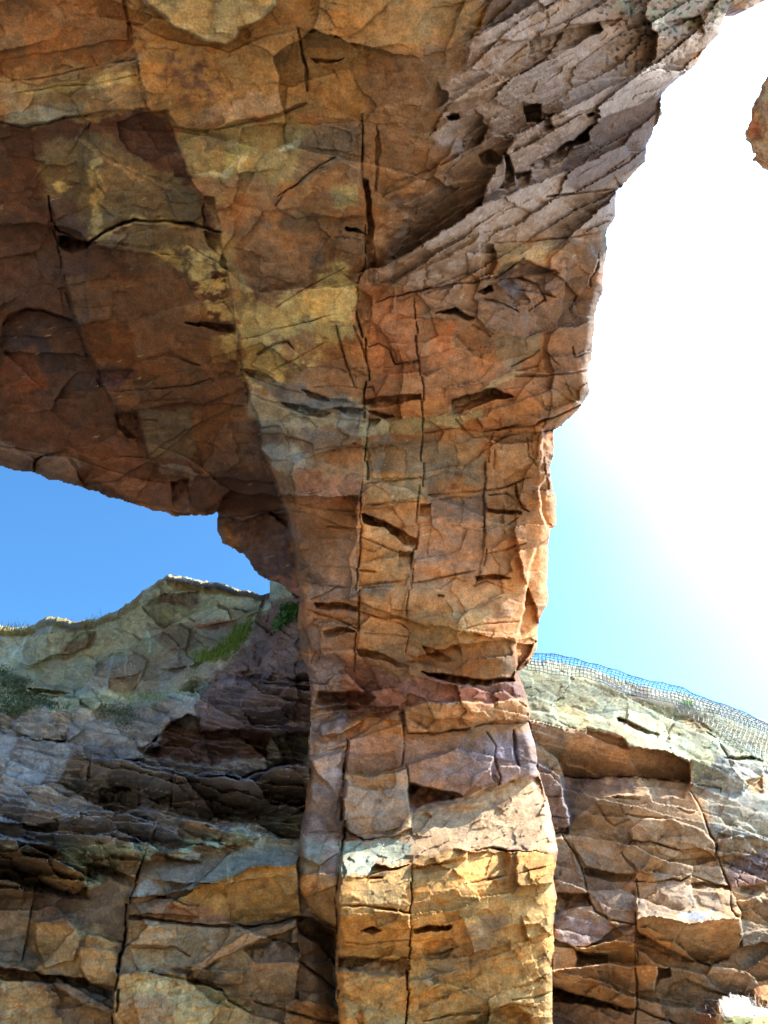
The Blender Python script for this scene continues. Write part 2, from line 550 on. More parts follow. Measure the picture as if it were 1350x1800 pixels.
arch_outline = [(-330, 806), (-60, 812), (0, 818), (15, 822), (60, 832), (100, 845), (145, 858), (180, 868), (215, 880), (245, 890),
    (290, 900), (305, 907), (335, 909), (365, 905), (380, 900), (383, 935), (395, 955), (430, 975), (445, 1000), (475, 1022),
    (500, 1030), (524, 1050), (526, 1100), (530, 1150), (540, 1180), (546, 1212), (542, 1330), (537, 1400), (536, 1430), (526, 1470), (522, 1560), (545, 1605),
    (588, 1640), (590, 1720), (597, 1800), (600, 2700), (975, 2700), (972, 1800), (970, 1700), (976, 1620), (976, 1540), (981, 1500), (975, 1470), (966, 1430), (955, 1390),
    (945, 1360), (941, 1310), (930, 1270), (934, 1250), (925, 1222), (906, 1198), (906, 1180), (930, 1168), (945, 1140), (948, 1092), (962, 1060),
    (963, 985), (964, 932), (976, 925), (979, 880), (968, 838), (972, 800), (975, 756), (988, 748), (1022, 714), (1037, 690), (1036, 652),
    (1042, 620), (1045, 560), (1052, 530), (1062, 500), (1066, 450), (1068, 400), (1081, 380), (1084, 335), (1132, 286), (1136, 260),
    (1146, 235), (1163, 200), (1165, 162), (1190, 140), (1222, 115), (1240, 90), (1262, 60), (1276, 30), (1284, 13), (1310, 16), (1345, 2), (1420, -60),
    (1500, -400), (1500, -2700), (-330, -2700)]

def depth_ctrl(pts):
    """(px, py, metres ahead) -> depth along the view axis"""
    return [(x, y, d / fwd(y)) for x, y, d in pts]

arch_T = tps(depth_ctrl([
    (600, 1800, 8.75), (972, 1800, 8.9), (600, 1640, 8.75), (975, 1640, 8.9), (780, 1700, 8.7), (600, 1550, 8.8), (975, 1505, 8.95), (790, 1500, 8.85), (600, 2300, 8.6), (970, 2300, 8.7),
    (620, 1470, 9.6), (780, 1440, 9.75), (945, 1390, 9.8), (545, 1330, 9.7), (940, 1320, 9.85), (740, 1300, 9.6), (600, 1220, 9.9), (920, 1215, 9.9),
    (545, 1170, 9.35), (890, 1185, 9.2), (720, 1150, 9.15), (530, 1000, 9.1), (935, 1000, 9.15), (730, 1000, 8.85),
    (520, 860, 8.5), (960, 830, 8.7), (640, 800, 8.0)]) + [
    (640, 650, 10.7), (1030, 650, 11.5), (850, 650, 10.9), (640, 500, 10.2), (1055, 480, 11.2), (640, 300, 9.6), (640, 100, 9.1), (640, -100, 8.7),
    (850, 430, 10.3), (1080, 350, 11.3), (1160, 200, 11.6), (820, 200, 9.7), (1000, 230, 10.4), (1280, 20, 12.2), (960, 30, 9.9), (1100, 60, 10.9),
    (0, 800, 13.0), (200, 860, 12.9), (380, 890, 12.4), (440, 960, 12.3), (0, 600, 11.9), (250, 700, 11.9), (400, 700, 11.4), (0, 400, 11.0), (300, 450, 10.6),
    (0, 200, 10.1), (300, 200, 9.8), (0, 0, 9.4), (300, 0, 9.2), (-300, 500, 12.0), (-300, 0, 10.0), (-300, 800, 14.0),
    (300, -600, 8.2), (900, -600, 8.8), (640, -1500, 7.2), (0, -1500, 7.4), (1300, -600, 11.5), (1300, -1500, 10.0), (640, -2600, 5.6), (0, -2600, 5.6), (1300, -2600, 7.5)])

G = make_grid(axis(-330, 1480, -6, 1356, STEP), axis(-2600, 2620, -6, 1806, STEP), 3)
X, Y, H = G['X'], G['Y'], G['H']

flank = [(862, -30), (1420, -60), (1280, 40), (1200, 135), (1168, 170), (1140, 290), (1086, 335), (1075, 400), (1010, 420), (880, 420), (860, 480), (790, 500), (700, 505), (655, 500), (690, 430),
         (720, 385), (695, 362), (770, 325), (815, 265), (775, 250), (772, 195), (812, 120), (828, 70)]
ceil_left = [(-330, -700), (250, -700), (228, 40), (262, 195), (310, 250), (360, 350), (392, 440), (403, 500), (420, 600), (460, 740), (500, 890), (525, 1050), (470, 1030), (380, 905), (-330, 830)]
centre = [(240, -700), (228, 40), (262, 195), (310, 250), (360, 350), (392, 440), (412, 560), (460, 740), (500, 890), (640, 880), (645, 600), (640, 330), (637, 200), (700, 0), (700, -700)]
column = [(500, 890), (530, 1050), (545, 1200), (900, 1200), (960, 1100), (980, 850), (975, 750), (1040, 680), (1060, 450), (880, 420), (650, 510), (640, 700)]
neck = [(540, 1150), (620, 1160), (700, 1190), (760, 1190), (840, 1200), (910, 1195), (935, 1260), (720, 1290), (700, 1250), (560, 1280), (540, 1230)]
ledge_top = [(596, 1480), (690, 1470), (720, 1425), (800, 1410), (900, 1370), (945, 1365), (982, 1490), (978, 1500), (890, 1494), (830, 1497), (790, 1492), (722, 1520), (690, 1524), (660, 1522), (640, 1542), (594, 1540)]
base_front = [(594, 1540), (640, 1542), (722, 1520), (790, 1492), (978, 1500), (978, 1800), (978, 2700), (596, 2700), (590, 1700)]
strip = [(546, 1212), (615, 1300), (604, 1360), (604, 1470), (596, 1530), (590, 1640), (545, 1605), (522, 1560), (536, 1430)]

mf = region_mask(G, flank, 40)
mc = region_mask(G, ceil_left, 10)
mb = region_mask(G, base_front, 8)
ml = region_mask(G, ledge_top, 8)
mn = region_mask(G, neck, 12)
mcol = region_mask(G, column, 14)
rest = np.clip(1 - mf - mb - ml - mn, 0, 1)

# large to small fracture blocks; some areas broken small, others left as wide planes
p1 = 0.25 + 0.75 * sstep(-0.12, 0.22, fbm(X / 170, Y / 150, 26, 3))
p2 = 0.15 + 0.85 * sstep(-0.08, 0.25, fbm(X / 110, Y / 90, 27, 3))
H += rest * facets(X, Y, 190, 10, 1.4, 0.07, 0.40, 11, warp=0.25)
H += rest * p1 * facets(X, Y, 74, -10, 1.6, 0.03, 0.19, 12, groove=0.008, warp=0.3)
H += np.clip(rest + ml, 0, 1) * p2 * facets(X, Y, 30, 8, 1.8, 0.012, 0.055, 13, warp=0.3)
H += np.clip(rest, 0, 1) * p2 * facets(X, Y, 12, 4, 1.8, 0.004, 0.018, 28, warp=0.3)
H += mcol * (0.35 + 0.65 * p2) * facets(X, Y, 48, -6, 1.8, 0.05, 0.12, 14, groove=0.02, bias=0.06, warp=0.15)
# the weathered flank: overlapping plates running up to the right
H += mf * facets(X, Y, 92, -30, 3.3, 0.22, 0.30, 15, bias=0.55, warp=0.3)
H += mf * facets(X, Y, 36, -33, 3.6, 0.07, 0.10, 16, bias=0.14, warp=0.45)
H += mf * facets(X, Y, 15, -27, 3.2, 0.010, 0.022, 17, bias=0.02, warp=0.5)
H += mf * 0.008 * (ridged((X * 0.86 - Y * 0.5) / 60, (X * 0.5 + Y * 0.86) / 9, 25, 3) - 0.6)
# lower pillar: chipped blocks
H += mb * facets(X, Y, 78, -12, 1.5, 0.05, 0.20, 18, bias=0.04, warp=0.3)
H += mb * (0.3 + 0.7 * p2) * facets(X, Y, 33, -16, 1.8, 0.022, 0.10, 19, bias=0.02, warp=0.35)
H += mb * facets(X, Y, 13, -12, 2.0, 0.005, 0.022, 20, warp=0.4)
H += ml * facets(X, Y, 14, -22, 2.2, 0.02, 0.045, 21, warp=0.4)
H += ml * facets(X, Y, 36, -24, 2.2, 0.05, 0.10, 22, bias=0.06, warp=0.4)
H += mn * facets(X, Y, 36, 14, 1.6, 0.10, 0.18, 23, groove=0.04, warp=0.3)
H += mn * facets(X, Y, 14, 18, 1.6, 0.03, 0.06, 24, warp=0.4)
# everywhere: roughness
H += 0.05 * fbm(X / 110, Y / 100, 31, 3)
H += 0.009 * fbm(X / 24, Y / 20, 32, 4, 0.6)
H += 0.004 * (ridged(X / 16, Y / 11, 33) - 0.6)
H += 0.003 * noise(X / 4.2, Y / 3.6, 34)

A = [
 # joint planes
 ('step', [(215, -30), (228, 40), (240, 100), (253, 170), (262, 195), (290, 195), (300, 215), (310, 250), (325, 300), (345, 330), (358, 352), (362, 400), (385, 405), (392, 440), (403, 500), (412, 560), (420, 590), (424, 630), (430, 665), (442, 710), (456, 742), (460, 800), (476, 830), (490, 865), (500, 895), (512, 940), (522, 1000), (525, 1050)], -0.26, 190, 1.6),
 ('step', [(85, 350), (95, 400), (104, 430), (110, 490), (125, 530), (135, 565), (150, 610), (165, 640), (171, 658), (187, 692), (205, 722), (208, 748), (240, 768), (250, 805), (262, 815)], -0.22, 120, 1.6),
 ('crack', [(85, 350), (95, 400), (104, 430), (110, 490), (125, 530), (135, 565), (150, 610), (165, 640), (171, 658), (187, 692), (205, 722)], 1.6, 0.12),
 ('crack', [(240, 100), (253, 170), (262, 195)], 1.6, 0.1),
 ('crack', [(215, -30), (228, 40), (240, 100), (253, 170)], 1.5, 0.08),
 ('crack', [(637, 200), (637, 270), (637, 312), (643, 340), (646, 392)], 2.2, 0.2),
 ('crack', [(643, 395), (644, 430), (640, 470), (632, 512), (630, 545), (640, 590), (645, 650), (645, 700), (643, 800), (640, 850), (637, 905), (635, 960), (630, 1000), (628, 1060), (627, 1130), (625, 1180)], 1.9, 0.22),
 ('step', [(640, 590), (645, 650), (645, 700), (643, 800), (640, 850), (637, 905), (635, 960), (630, 1000), (628, 1060), (627, 1130), (625, 1180)], 0.05, 90, 1.5),
 ('block', [(640, 315), (649, 318), (655, 380), (659, 440), (660, 495), (650, 505), (645, 450), (646, 390)], 0.22, 0, 0, 3),
 ('block', [(663, 215), (668, 260), (664, 330), (661, 335), (660, 260)], 0.1, 0, 0, 3),
 ('crack', [(728, 520), (728, 560), (733, 610), (738, 650), (741, 700), (742, 740), (743, 800), (738, 850), (735, 900), (731, 960), (724, 1000), (720, 1035), (717, 1090), (715, 1125), (712, 1150)], 1.7, 0.2),
 ('step', [(735, 880), (731, 960), (724, 1000), (720, 1035)], 0.06, 70, 1.5),
 ('crack', [(866, 760), (856, 790), (853, 830), (854, 900), (853, 960), (842, 1010), (836, 1030)], 1.6, 0.15),
 ('step', [(866, 760), (856, 790), (853, 830), (854, 900), (853, 960), (842, 1010), (830, 1040)], -0.06, 80, 1.5),
 # left ceiling
 ('crack', [(85, 345), (90, 385), (105, 407), (135, 420)], 2.0, 0.25),
 ('block', [(104, 416), (135, 421), (167, 427), (150, 437), (125, 446), (104, 432)], 0.4, 0, 0, 7),
 ('crack', [(155, 428), (185, 406), (215, 393), (236, 386), (262, 390), (300, 390), (330, 393), (355, 400), (372, 405), (388, 408)], 2.9, 0.5),
 ('block', [(160, 428), (185, 408), (236, 389), (300, 393), (355, 403), (388, 410), (395, 470), (300, 450), (200, 440)], -0.08, 0, 0.06, 4),
 ('block', [(358, 345), (378, 348), (384, 404), (358, 402)], 0.16, 0, 0, 4),
 ('block', [(358, 408), (386, 410), (395, 455), (366, 432)], 0.14, 0, 0, 4),
 ('block', [(205, 215), (245, 200), (290, 196), (298, 215), (312, 262), (268, 286), (228, 264), (210, 240)], 0.16, -0.03, -0.05, 6),
 ('crack', [(160, 243), (178, 265), (232, 300), (295, 332), (340, 340)], 4.0, -0.05),
 ('block', [(-40, 118), (55, 95), (150, 82), (226, 68), (215, -20), (-40, -20)], -0.07, 0, 0.05, 5),
 ('block', [(-40, 205), (0, 214), (46, 222), (110, 206), (160, 200), (258, 190), (240, 105), (150, 118), (20, 142), (-40, 150)], -0.09, 0, -0.02, 4),
 ('crack', [(20, 142), (80, 137), (150, 120), (238, 104)], 2.0, 0.08),
 ('crack', [(25, 163), (110, 152), (170, 148), (240, 132)], 2.0, 0.07),
 ('crack', [(0, 215), (46, 226), (110, 208), (160, 202)], 2.0, 0.16),
 ('block', [(228, -20), (285, 25), (305, 48), (330, 58), (360, 73), (398, 79), (413, 66), (420, 50), (445, 43), (470, 25), (485, 10), (485, -20)], -0.55, 0, 0.25, 9),
 ('block', [(228, 45), (240, 100), (262, 195), (292, 196), (316, 226), (345, 229), (380, 226), (420, 214), (490, 200), (540, 178), (530, 95), (525, 50), (480, 60), (400, 90), (300, 70)], -0.10, 0, -0.03, 4),
 ('crack', [(300, 222), (345, 231), (400, 224), (490, 203), (540, 182)], 2.2, 0.10),
 ('crack', [(524, 50), (530, 95), (538, 122), (540, 160)], 3.0, 0.25),
 ('block', [(545, 104), (575, 106), (606, 100), (575, 112), (555, 112)], 0.14, 0, 0, 3),
 ('crack', [(222, 40), (232, 42), (253, 47)], 3.0, 0.12),
 ('block', [(5, 572), (14, 554), (45, 543), (75, 544), (102, 556), (130, 561), (150, 612), (168, 648), (150, 700), (90, 700), (40, 650), (0, 610)], 0.30, 0, -0.20, 4),
 ('crack', [(5, 572), (14, 554), (45, 543), (75, 545), (102, 557), (131, 562)], 2.4, 0.2),
 ('block', [(325, 567), (365, 569), (414, 571), (414, 588), (385, 582), (350, 574)], 0.2, 0, 0, 4),
 ('crack', [(258, 632), (290, 622), (312, 628), (350, 643)], 3.2, 0.12),
 ('block', [(172, 650), (236, 652), (220, 668), (196, 680), (174, 680)], 0.10, 0, 0, 5),
 ('crack', [(190, 690), (270, 684), (340, 677), (370, 665), (392, 684)], 1.3, 0.10),
 ('block', [(185, 690), (207, 723), (260, 719), (310, 708), (365, 711), (436, 713), (430, 660), (330, 680)], -0.10, 0, -0.04, 4),
 ('block', [(205, 726), (238, 724), (250, 762), (262, 806), (252, 812), (240, 770), (225, 772), (206, 752)], 0.2, 0, 0, 4),
 ('crack', [(245, 738), (262, 737), (276, 740)], 2.0, 0.1),
 ('block', [(78, 800), (120, 806), (135, 825), (147, 860), (60, 834), (60, 815)], -0.22, 0, -0.1, 4),
 ('crack', [(120, 806), (135, 825), (147, 860)], 2.5, 0.15),
 ('block', [(258, 812), (300, 826), (340, 838), (400, 842), (480, 850), (500, 895), (370, 912), (290, 902), (150, 862), (145, 850), (205, 846)], 0.14, 0, 0.04, 5),
 ('block', [(302, 848), (331, 845), (336, 900), (304, 897)], 0.22, 0, 0, 4),
 ('crack', [(0, 785), (60, 795), (130, 805), (200, 830), (262, 845), (300, 850)], 2.0, 0.08),
 ('crack', [(210, 802), (255, 804)], 1.2, 0.1),
 ('crack', [(330, 430), (370, 455), (400, 470)], 1.6, 0.07),
 ('crack', [(350, 495), (375, 488), (400, 485)], 1.8, 0.1),
 ('crack', [(372, 535), (395, 530), (410, 552)], 1.6, 0.1),
 # bulge behind the column's left edge
 ('block', [(378, 905), (430, 915), (478, 898), (512, 925), (527, 1050), (470, 1030), (380, 950)], 0.22, 0, 0, 5),
 ('block', [(474, 900), (500, 903), (514, 925), (505, 928), (490, 915)], 0.3, 0, 0, 4),
 # centre
 ('crack', [(487, 346), (520, 325), (560, 291), (592, 275)], 1.5, 0.12),
 ('crack', [(485, 362), (496, 345), (505, 335)], 2.0, 0.1),
 ('block', [(487, 348), (520, 327), (595, 278), (632, 300), (640, 380), (602, 384), (560, 380), (520, 384), (490, 371)], -0.09, 0, -0.02, 4),
 ('block', [(607, 398), (628, 403), (642, 412), (636, 414), (620, 408), (606, 402)], 0.25, 0, 0, 3),
 ('block', [(600, 405), (640, 413), (638, 470), (628, 500), (588, 465), (590, 430)], -0.07, 0.05, 0, 4),
 ('crack', [(485, 540), (530, 511), (570, 490), (606, 470)], 1.3, 0.10),
 ('crack', [(425, 597), (445, 592), (480, 580), (560, 560), (626, 545)], 1.2, 0.10),
 ('crack', [(452, 622), (468, 612), (482, 606), (505, 600), (516, 615)], 3.2, 0.22),
 ('block', [(455, 622), (482, 608), (505, 602), (540, 640), (480, 660), (440, 640)], -0.07, 0, 0.03, 4),
 ('crack', [(590, 573), (598, 600), (606, 632), (625, 682)], 1.8, 0.15),
 ('crack', [(622, 573), (640, 622), (645, 652)], 2.5, 0.2),
 ('block', [(590, 575), (622, 572), (645, 640), (643, 660), (610, 645)], -0.06, 0, 0, 3),
 ('block', [(628, 505), (652, 520), (652, 560), (645, 600), (636, 590), (628, 560)], 0.12, 0, 0, 4),
 ('crack', [(460, 660), (530, 625), (575, 600)], 1.2, 0.06),
 ('crack', [(600, 648), (643, 647), (700, 645), (738, 636)], 1.2, 0.08),
 ('crack', [(553, 680), (600, 678), (640, 684)], 1.2, 0.07),
 ('block', [(425, 650), (455, 652), (486, 672), (470, 673), (440, 661)], 0.15, 0, 0, 5),
 ('block', [(494, 708), (530, 712), (582, 729), (560, 733), (520, 724)], 0.18, 0, 0, 5),
 ('block', [(530, 687), (570, 694), (581, 706), (545, 701)], 0.16, 0, 0, 5),
 ('block', [(590, 717), (638, 718), (642, 736), (610, 730)], 0.12, 0, 0, 5),
 ('crack', [(425, 655), (500, 685), (560, 700), (640, 710)], 3.0, 0.07),
 ('crack', [(430, 690), (500, 716), (580, 735), (640, 742)], 3.0, 0.06),
 ('crack', [(458, 753), (475, 750), (492, 750)], 2.2, 0.14),
 ('crack', [(500, 805), (560, 790), (600, 785), (640, 788)], 1.8, 0.05),
 ('crack', [(505, 880), (560, 895), (600, 897), (636, 900)], 1.6, 0.1),
 ('crack', [(505, 895), (545, 905), (600, 925), (634, 932)], 1.8, 0.08),
 ('crack', [(575, 925), (600, 927), (620, 932)], 2.4, 0.14),
 ('crack', [(540, 868), (565, 863)], 2, 0.1),
 # column, right of the main joint
 ('block', [(640, 703), (680, 698), (739, 692), (741, 701), (700, 709), (660, 718), (641, 711)], 0.24, 0, 0, 5),
 ('block', [(646, 724), (690, 727), (693, 731), (664, 735), (646, 733)], 0.2, 0, 0, 3),
 ('block', [(647, 738), (668, 736), (656, 752), (647, 752)], 0.12, 0, 0, 3),
 ('block', [(643, 680), (657, 680), (659, 702), (643, 703)], -0.06, 0, 0, 2),
 ('crack', [(643, 682), (655, 681), (660, 702)], 2, 0.15),
 ('crack', [(648, 610), (665, 604), (686, 615), (695, 640), (712, 638), (735, 634)], 1.9, 0.17),
 ('crack', [(641, 850), (690, 846), (740, 838)], 1.6, 0.10),
 ('crack', [(640, 888), (690, 884), (735, 881)], 1.8, 0.12),
 ('block', [(637, 905), (662, 911), (700, 929), (733, 948), (731, 966), (710, 957), (672, 927), (640, 919)], 0.42, 0, 0, 5),
 ('block', [(640, 890), (735, 883), (732, 946), (700, 928), (660, 910), (640, 903)], 0.05, 0, 0.15, 4),
 ('block', [(701, 968), (729, 972), (725, 999), (699, 996)], 0.16, 0, 0, 3),
 ('crack', [(636, 945), (650, 950), (670, 958), (700, 972)], 1.6, 0.12),
 ('crack', [(638, 965), (655, 970), (668, 962)], 1.8, 0.12),
 ('crack', [(632, 1003), (660, 1006)], 2.0, 0.15),
 ('crack', [(630, 1030), (680, 1025), (722, 1018)], 1.5, 0.1),
 ('crack', [(722, 1025), (750, 1022), (790, 1012), (836, 1002)], 2.0, 0.14),
 ('crack', [(742, 872), (790, 868), (855, 860)], 1.6, 0.10),
 ('block', [(736, 884), (757, 886), (757, 906), (736, 906)], 0.16, 0, 0, 3),
 ('crack', [(757, 885), (757, 920), (750, 990)], 1.2, 0.08),
 ('block', [(758, 880), (853, 868), (853, 920), (840, 918), (760, 920)], 0.05, 0, 0, 4),
 ('crack', [(860, 870), (888, 868), (905, 880), (914, 892)], 2.2, 0.22),
 ('crack', [(905, 850), (907, 870), (918, 893), (930, 900)], 2.2, 0.22),
 ('block', [(856, 895), (890, 897), (916, 899), (916, 905), (880, 903), (856, 902)], 0.25, 0, 0, 4),
 ('block', [(905, 850), (930, 850), (948, 855), (950, 885), (925, 890), (910, 880)], -0.07, 0, 0, 5),
 ('crack', [(856, 862), (885, 858), (930, 840)], 2, 0.2),
 ('crack', [(858, 930), (890, 925), (910, 910)], 1.5, 0.1),
 ('crack', [(850, 975), (895, 965), (925, 955)], 2.0, 0.14),
 ('block', [(834, 1012), (870, 1009), (900, 1016), (880, 1018), (836, 1022)], 0.2, 0, 0, 4),
 ('crack', [(830, 1030), (855, 1022), (880, 1032), (900, 1040)], 1.8, 0.13),
 ('crack', [(770, 1047), (780, 1048)], 2.4, 0.2),
 ('crack', [(815, 1105), (860, 1095), (915, 1093)], 1.6, 0.1),
 ('crack', [(630, 1075), (660, 1085), (700, 1095), (716, 1105)], 1.6, 0.12),
 ('crack', [(640, 1112), (700, 1118), (718, 1120)], 1.6, 0.1),
 ('block', [(742, 1138), (770, 1145), (798, 1162), (780, 1163), (750, 1152)], 0.16, 0, 0, 4),
 ('crack', [(716, 1163), (745, 1164)], 2.2, 0.14),
 ('block', [(553, 1060), (590, 1060), (625, 1068), (628, 1076), (590, 1072), (556, 1068)], 0.25, 0, 0, 5),
 ('crack', [(540, 1072), (580, 1085), (628, 1105)], 1.8, 0.14),
 ('block', [(570, 1110), (600, 1103), (625, 1108), (600, 1116), (572, 1120)], 0.2, 0, 0, 5),
 ('crack', [(545, 1055), (580, 1040), (595, 1030)], 1.6, 0.1),
 ('crack', [(528, 1020), (570, 1030), (628, 1035)], 1.6, 0.08),
 ('block', [(628, 1140), (660, 1145), (690, 1158), (715, 1170), (715, 1176), (680, 1163), (630, 1152)], 0.18, 0, 0, 4),
 # sunlit returns behind the column's right edge
 ('block', [(962, 838), (990, 838), (990, 930), (962, 930), (952, 900), (948, 860)], 0.75, 0, 0, 5),
 ('block', [(944, 960), (985, 932), (985, 1090), (945, 1150), (915, 1180), (906, 1180), (908, 1140), (918, 1082), (926, 1030), (930, 1000)], 0.75, 0, 0, 6),
 # upper right of the column
 ('block', [(795, 705), (830, 691), (868, 682), (880, 689), (902, 695), (862, 704), (820, 719), (796, 728)], 0.45, 0, 0, 5),
 ('crack', [(745, 728), (790, 711), (840, 690), (872, 669), (905, 654), (960, 656), (1010, 652), (1036, 648)], 3.0, -0.10),
 ('crack', [(905, 662), (960, 661), (1010, 655), (1036, 652)], 2.2, 0.16),
 ('block', [(935, 662), (1000, 652), (1032, 655), (1040, 686), (1022, 708), (985, 728), (930, 745), (850, 755), (840, 735), (900, 706)], -0.12, 0, -0.05, 6),
 ('crack', [(860, 755), (930, 748), (985, 728), (1020, 712)], 3, 0.18),
 ('crack', [(745, 762), (800, 752), (845, 760), (920, 745), (975, 735)], 2.0, 0.1),
 ('crack', [(800, 735), (818, 758), (835, 770), (880, 768)], 1.8, 0.08),
 ('crack', [(870, 775), (900, 765), (950, 760), (975, 755)], 2.0, 0.15),
 ('crack', [(868, 790), (868, 825)], 2.6, 0.1),
 ('crack', [(925, 770), (930, 800), (945, 820)], 1.6, 0.1),
 ('block', [(975, 752), (955, 756), (950, 838), (968, 840), (985, 800)], 0.25, 0, 0, 8),
 ('block', [(768, 548), (800, 543), (836, 558), (832, 562), (800, 556)], 0.28, 0, 0, 4),
 ('crack', [(830, 570), (850, 580), (862, 592)], 2.0, 0.13),
 ('block', [(838, 512), (862, 503), (868, 515), (852, 518)], 0.3, 0, 0, 4),
 ('crack', [(852, 526), (880, 534), (897, 541), (910, 548)], 3.0, 0.25),
 ('block', [(841, 530), (876, 531), (900, 540), (909, 552), (905, 562), (880, 578), (870, 590), (855, 578), (838, 560)], -0.10, 0, 0, 3),
 ('block', [(885, 468), (920, 460), (950, 470), (985, 480), (955, 500), (930, 515), (895, 505), (870, 490)], 0.16, 0, 0, 10),
 ('crack', [(888, 490), (915, 488), (945, 500), (960, 530)], 2.4, 0.18),
 ('crack', [(905, 510), (940, 512), (975, 522)], 2.2, 0.14),
 ('block', [(972, 450), (1000, 424), (1040, 430), (1053, 455), (1036, 497), (1016, 520), (995, 495), (966, 475)], -0.10, 0, 0, 4),
 ('block', [(958, 478), (985, 478), (1000, 495), (972, 521), (955, 510)], -0.09, 0, 0, 3),
 ('crack', [(1053, 440), (1050, 470), (1037, 490), (1038, 505)], 2.0, 0.15),
 ('crack', [(1015, 518), (1000, 545)], 2.0, 0.14),
 ('crack', [(930, 545), (958, 528)], 2.0, 0.15),
 ('crack', [(898, 645), (940, 623), (948, 615)], 2.0, 0.12),
 ('crack', [(908, 652), (930, 648), (945, 645)], 2.0, 0.12),
 ('crack', [(1008, 610), (1010, 630), (1035, 620)], 1.8, 0.12),
 ('crack', [(960, 618), (972, 632), (985, 645)], 1.6, 0.08),
 ('crack', [(660, 531), (690, 521), (735, 511), (790, 501), (835, 495), (872, 488), (920, 455)], 2.2, 0.16),
 ('block', [(660, 530), (690, 520), (735, 510), (790, 500), (850, 490), (855, 425), (845, 415), (780, 455), (700, 490)], -0.12, 0, 0, 4),
 ('block', [(846, 426), (868, 428), (872, 470), (860, 492), (842, 495)], 0.14, 0, 0, 3),
 ('crack', [(870, 426), (920, 425), (985, 420), (1068, 405)], 2.2, 0.13),
 # flank holes and slabs
 ('block', [(784, 204), (792, 200), (803, 201), (809, 207), (802, 213), (788, 213)], 0.6, 0, 0, 4),
 ('block', [(922, 187), (950, 185), (952, 213), (940, 216), (925, 217)], 0.7, 0, 0, 3),
 ('block', [(930, 292), (960, 275), (1000, 250), (1032, 229), (1034, 248), (1005, 256), (997, 276), (962, 296), (930, 299)], 0.55, 0, 0, 4),
 ('block', [(886, 268), (892, 290), (888, 315), (874, 332), (890, 335), (902, 328), (904, 300), (898, 275)], 0.45, 0, 0, 4),
 ('block', [(905, 305), (935, 300), (930, 325), (910, 335)], 0.25, 0, 0, 5),
 ('block', [(842, 272), (858, 262), (882, 278), (884, 286), (860, 292), (848, 288)], 0.3, 0, 0, 6),
 ('block', [(945, 215), (965, 205), (970, 225), (950, 238)], 0.35, 0, 0, 5),
 ('block', [(1028, 202), (1040, 195), (1044, 200), (1032, 206)], 0.3, 0, 0, 3),
 ('block', [(930, 75), (985, 55), (1050, 38), (1058, 52), (1000, 85), (925, 110)], 0.22, 0, 0, 5),
 ('block', [(1170, 38), (1230, 28), (1240, 60), (1190, 62)], 0.2, 0, 0, 5),
 ('block', [(1030, 225), (1165, 165), (1148, 240), (1132, 288), (1085, 332), (1000, 320), (990, 300), (1000, 265), (1035, 250)], 0.12, 0.0, -0.16, 7),
 ('block', [(1030, 342), (1136, 284), (1086, 336), (1040, 342)], -0.05, 0.0, 0.10, 4),
 ('crack', [(960, 345), (1010, 340), (1045, 338), (1084, 330)], 2.5, 0.25),
 ('block', [(815, 122), (830, 70), (870, -10), (1000, -20), (1100, 0), (1110, 30), (1000, 45), (930, 72), (880, 70), (830, 92)], -0.15, 0.0, -0.06, 4),
 ('block', [(920, 180), (990, 145), (1100, 135), (1170, 110), (1120, 150), (1060, 180), (1000, 205), (955, 200)], -0.10, 0, -0.1, 4),
 ('block', [(700, 365), (780, 325), (885, 310), (890, 325), (850, 350), (800, 395), (760, 430), (700, 462), (690, 448), (722, 408), (735, 365)], -0.10, 0, -0.1, 4),
 # neck and upper pillar
 ('block', [(742, 1181), (790, 1187), (845, 1195), (900, 1191), (907, 1197), (850, 1204), (790, 1199)], 0.5, 0, 0, 5),
 ('block', [(560, 1214), (600, 1216), (645, 1218), (662, 1228), (640, 1246), (575, 1248), (552, 1235)], 0.45, 0, 0, 7),
 ('block', [(708, 1244), (760, 1232), (850, 1235), (926, 1230), (934, 1266), (880, 1266), (840, 1275), (790, 1284), (718, 1288)], -0.22, 0, 0.10, 4),
 ('crack', [(716, 1288), (760, 1288), (800, 1283), (850, 1273), (930, 1269)], 2.5, 0.2),
 ('crack', [(708, 1250), (709, 1300), (708, 1346)], 2.2, 0.2),
 ('block', [(612, 1302), (708, 1270), (708, 1346), (658, 1362), (612, 1361)], -0.10, 0, 0.25, 4),
 ('block', [(604, 1360), (640, 1366), (716, 1352), (721, 1455), (692, 1471), (640, 1474), (604, 1456)], -0.42, 0, 0.05, 5),
 ('block', [(604, 1440), (722, 1430), (720, 1456), (692, 1472), (640, 1476), (604, 1458)], 0.12, 0, 0.5, 8),
 ('block', [(718, 1375), (745, 1384), (795, 1392), (812, 1400), (800, 1406), (760, 1412), (720, 1420)], 0.5, 0, 0, 5),
 ('block', [(718, 1345), (800, 1318), (868, 1330), (862, 1352), (812, 1400), (790, 1394), (745, 1382), (718, 1374)], -0.22, 0, 0.12, 5),
 ('block', [(830, 1365), (862, 1352), (870, 1372), (850, 1385), (828, 1382)], -0.15, 0, 0, 3),
 ('block', [(880, 1348), (912, 1348), (915, 1360), (880, 1378), (870, 1360)], -0.16, 0, 0, 3),
 ('crack', [(902, 1282), (906, 1320), (912, 1348)], 3.0, 0.25),
 ('crack', [(856, 1288), (872, 1310), (868, 1330)], 2.2, 0.16),
 ('crack', [(868, 1330), (880, 1365), (876, 1378)], 2.5, 0.18),
 ('crack', [(615, 1300), (606, 1360), (602, 1470), (597, 1500), (592, 1640), (588, 1720), (597, 1800), (600, 1900)], 3.2, 0.35),
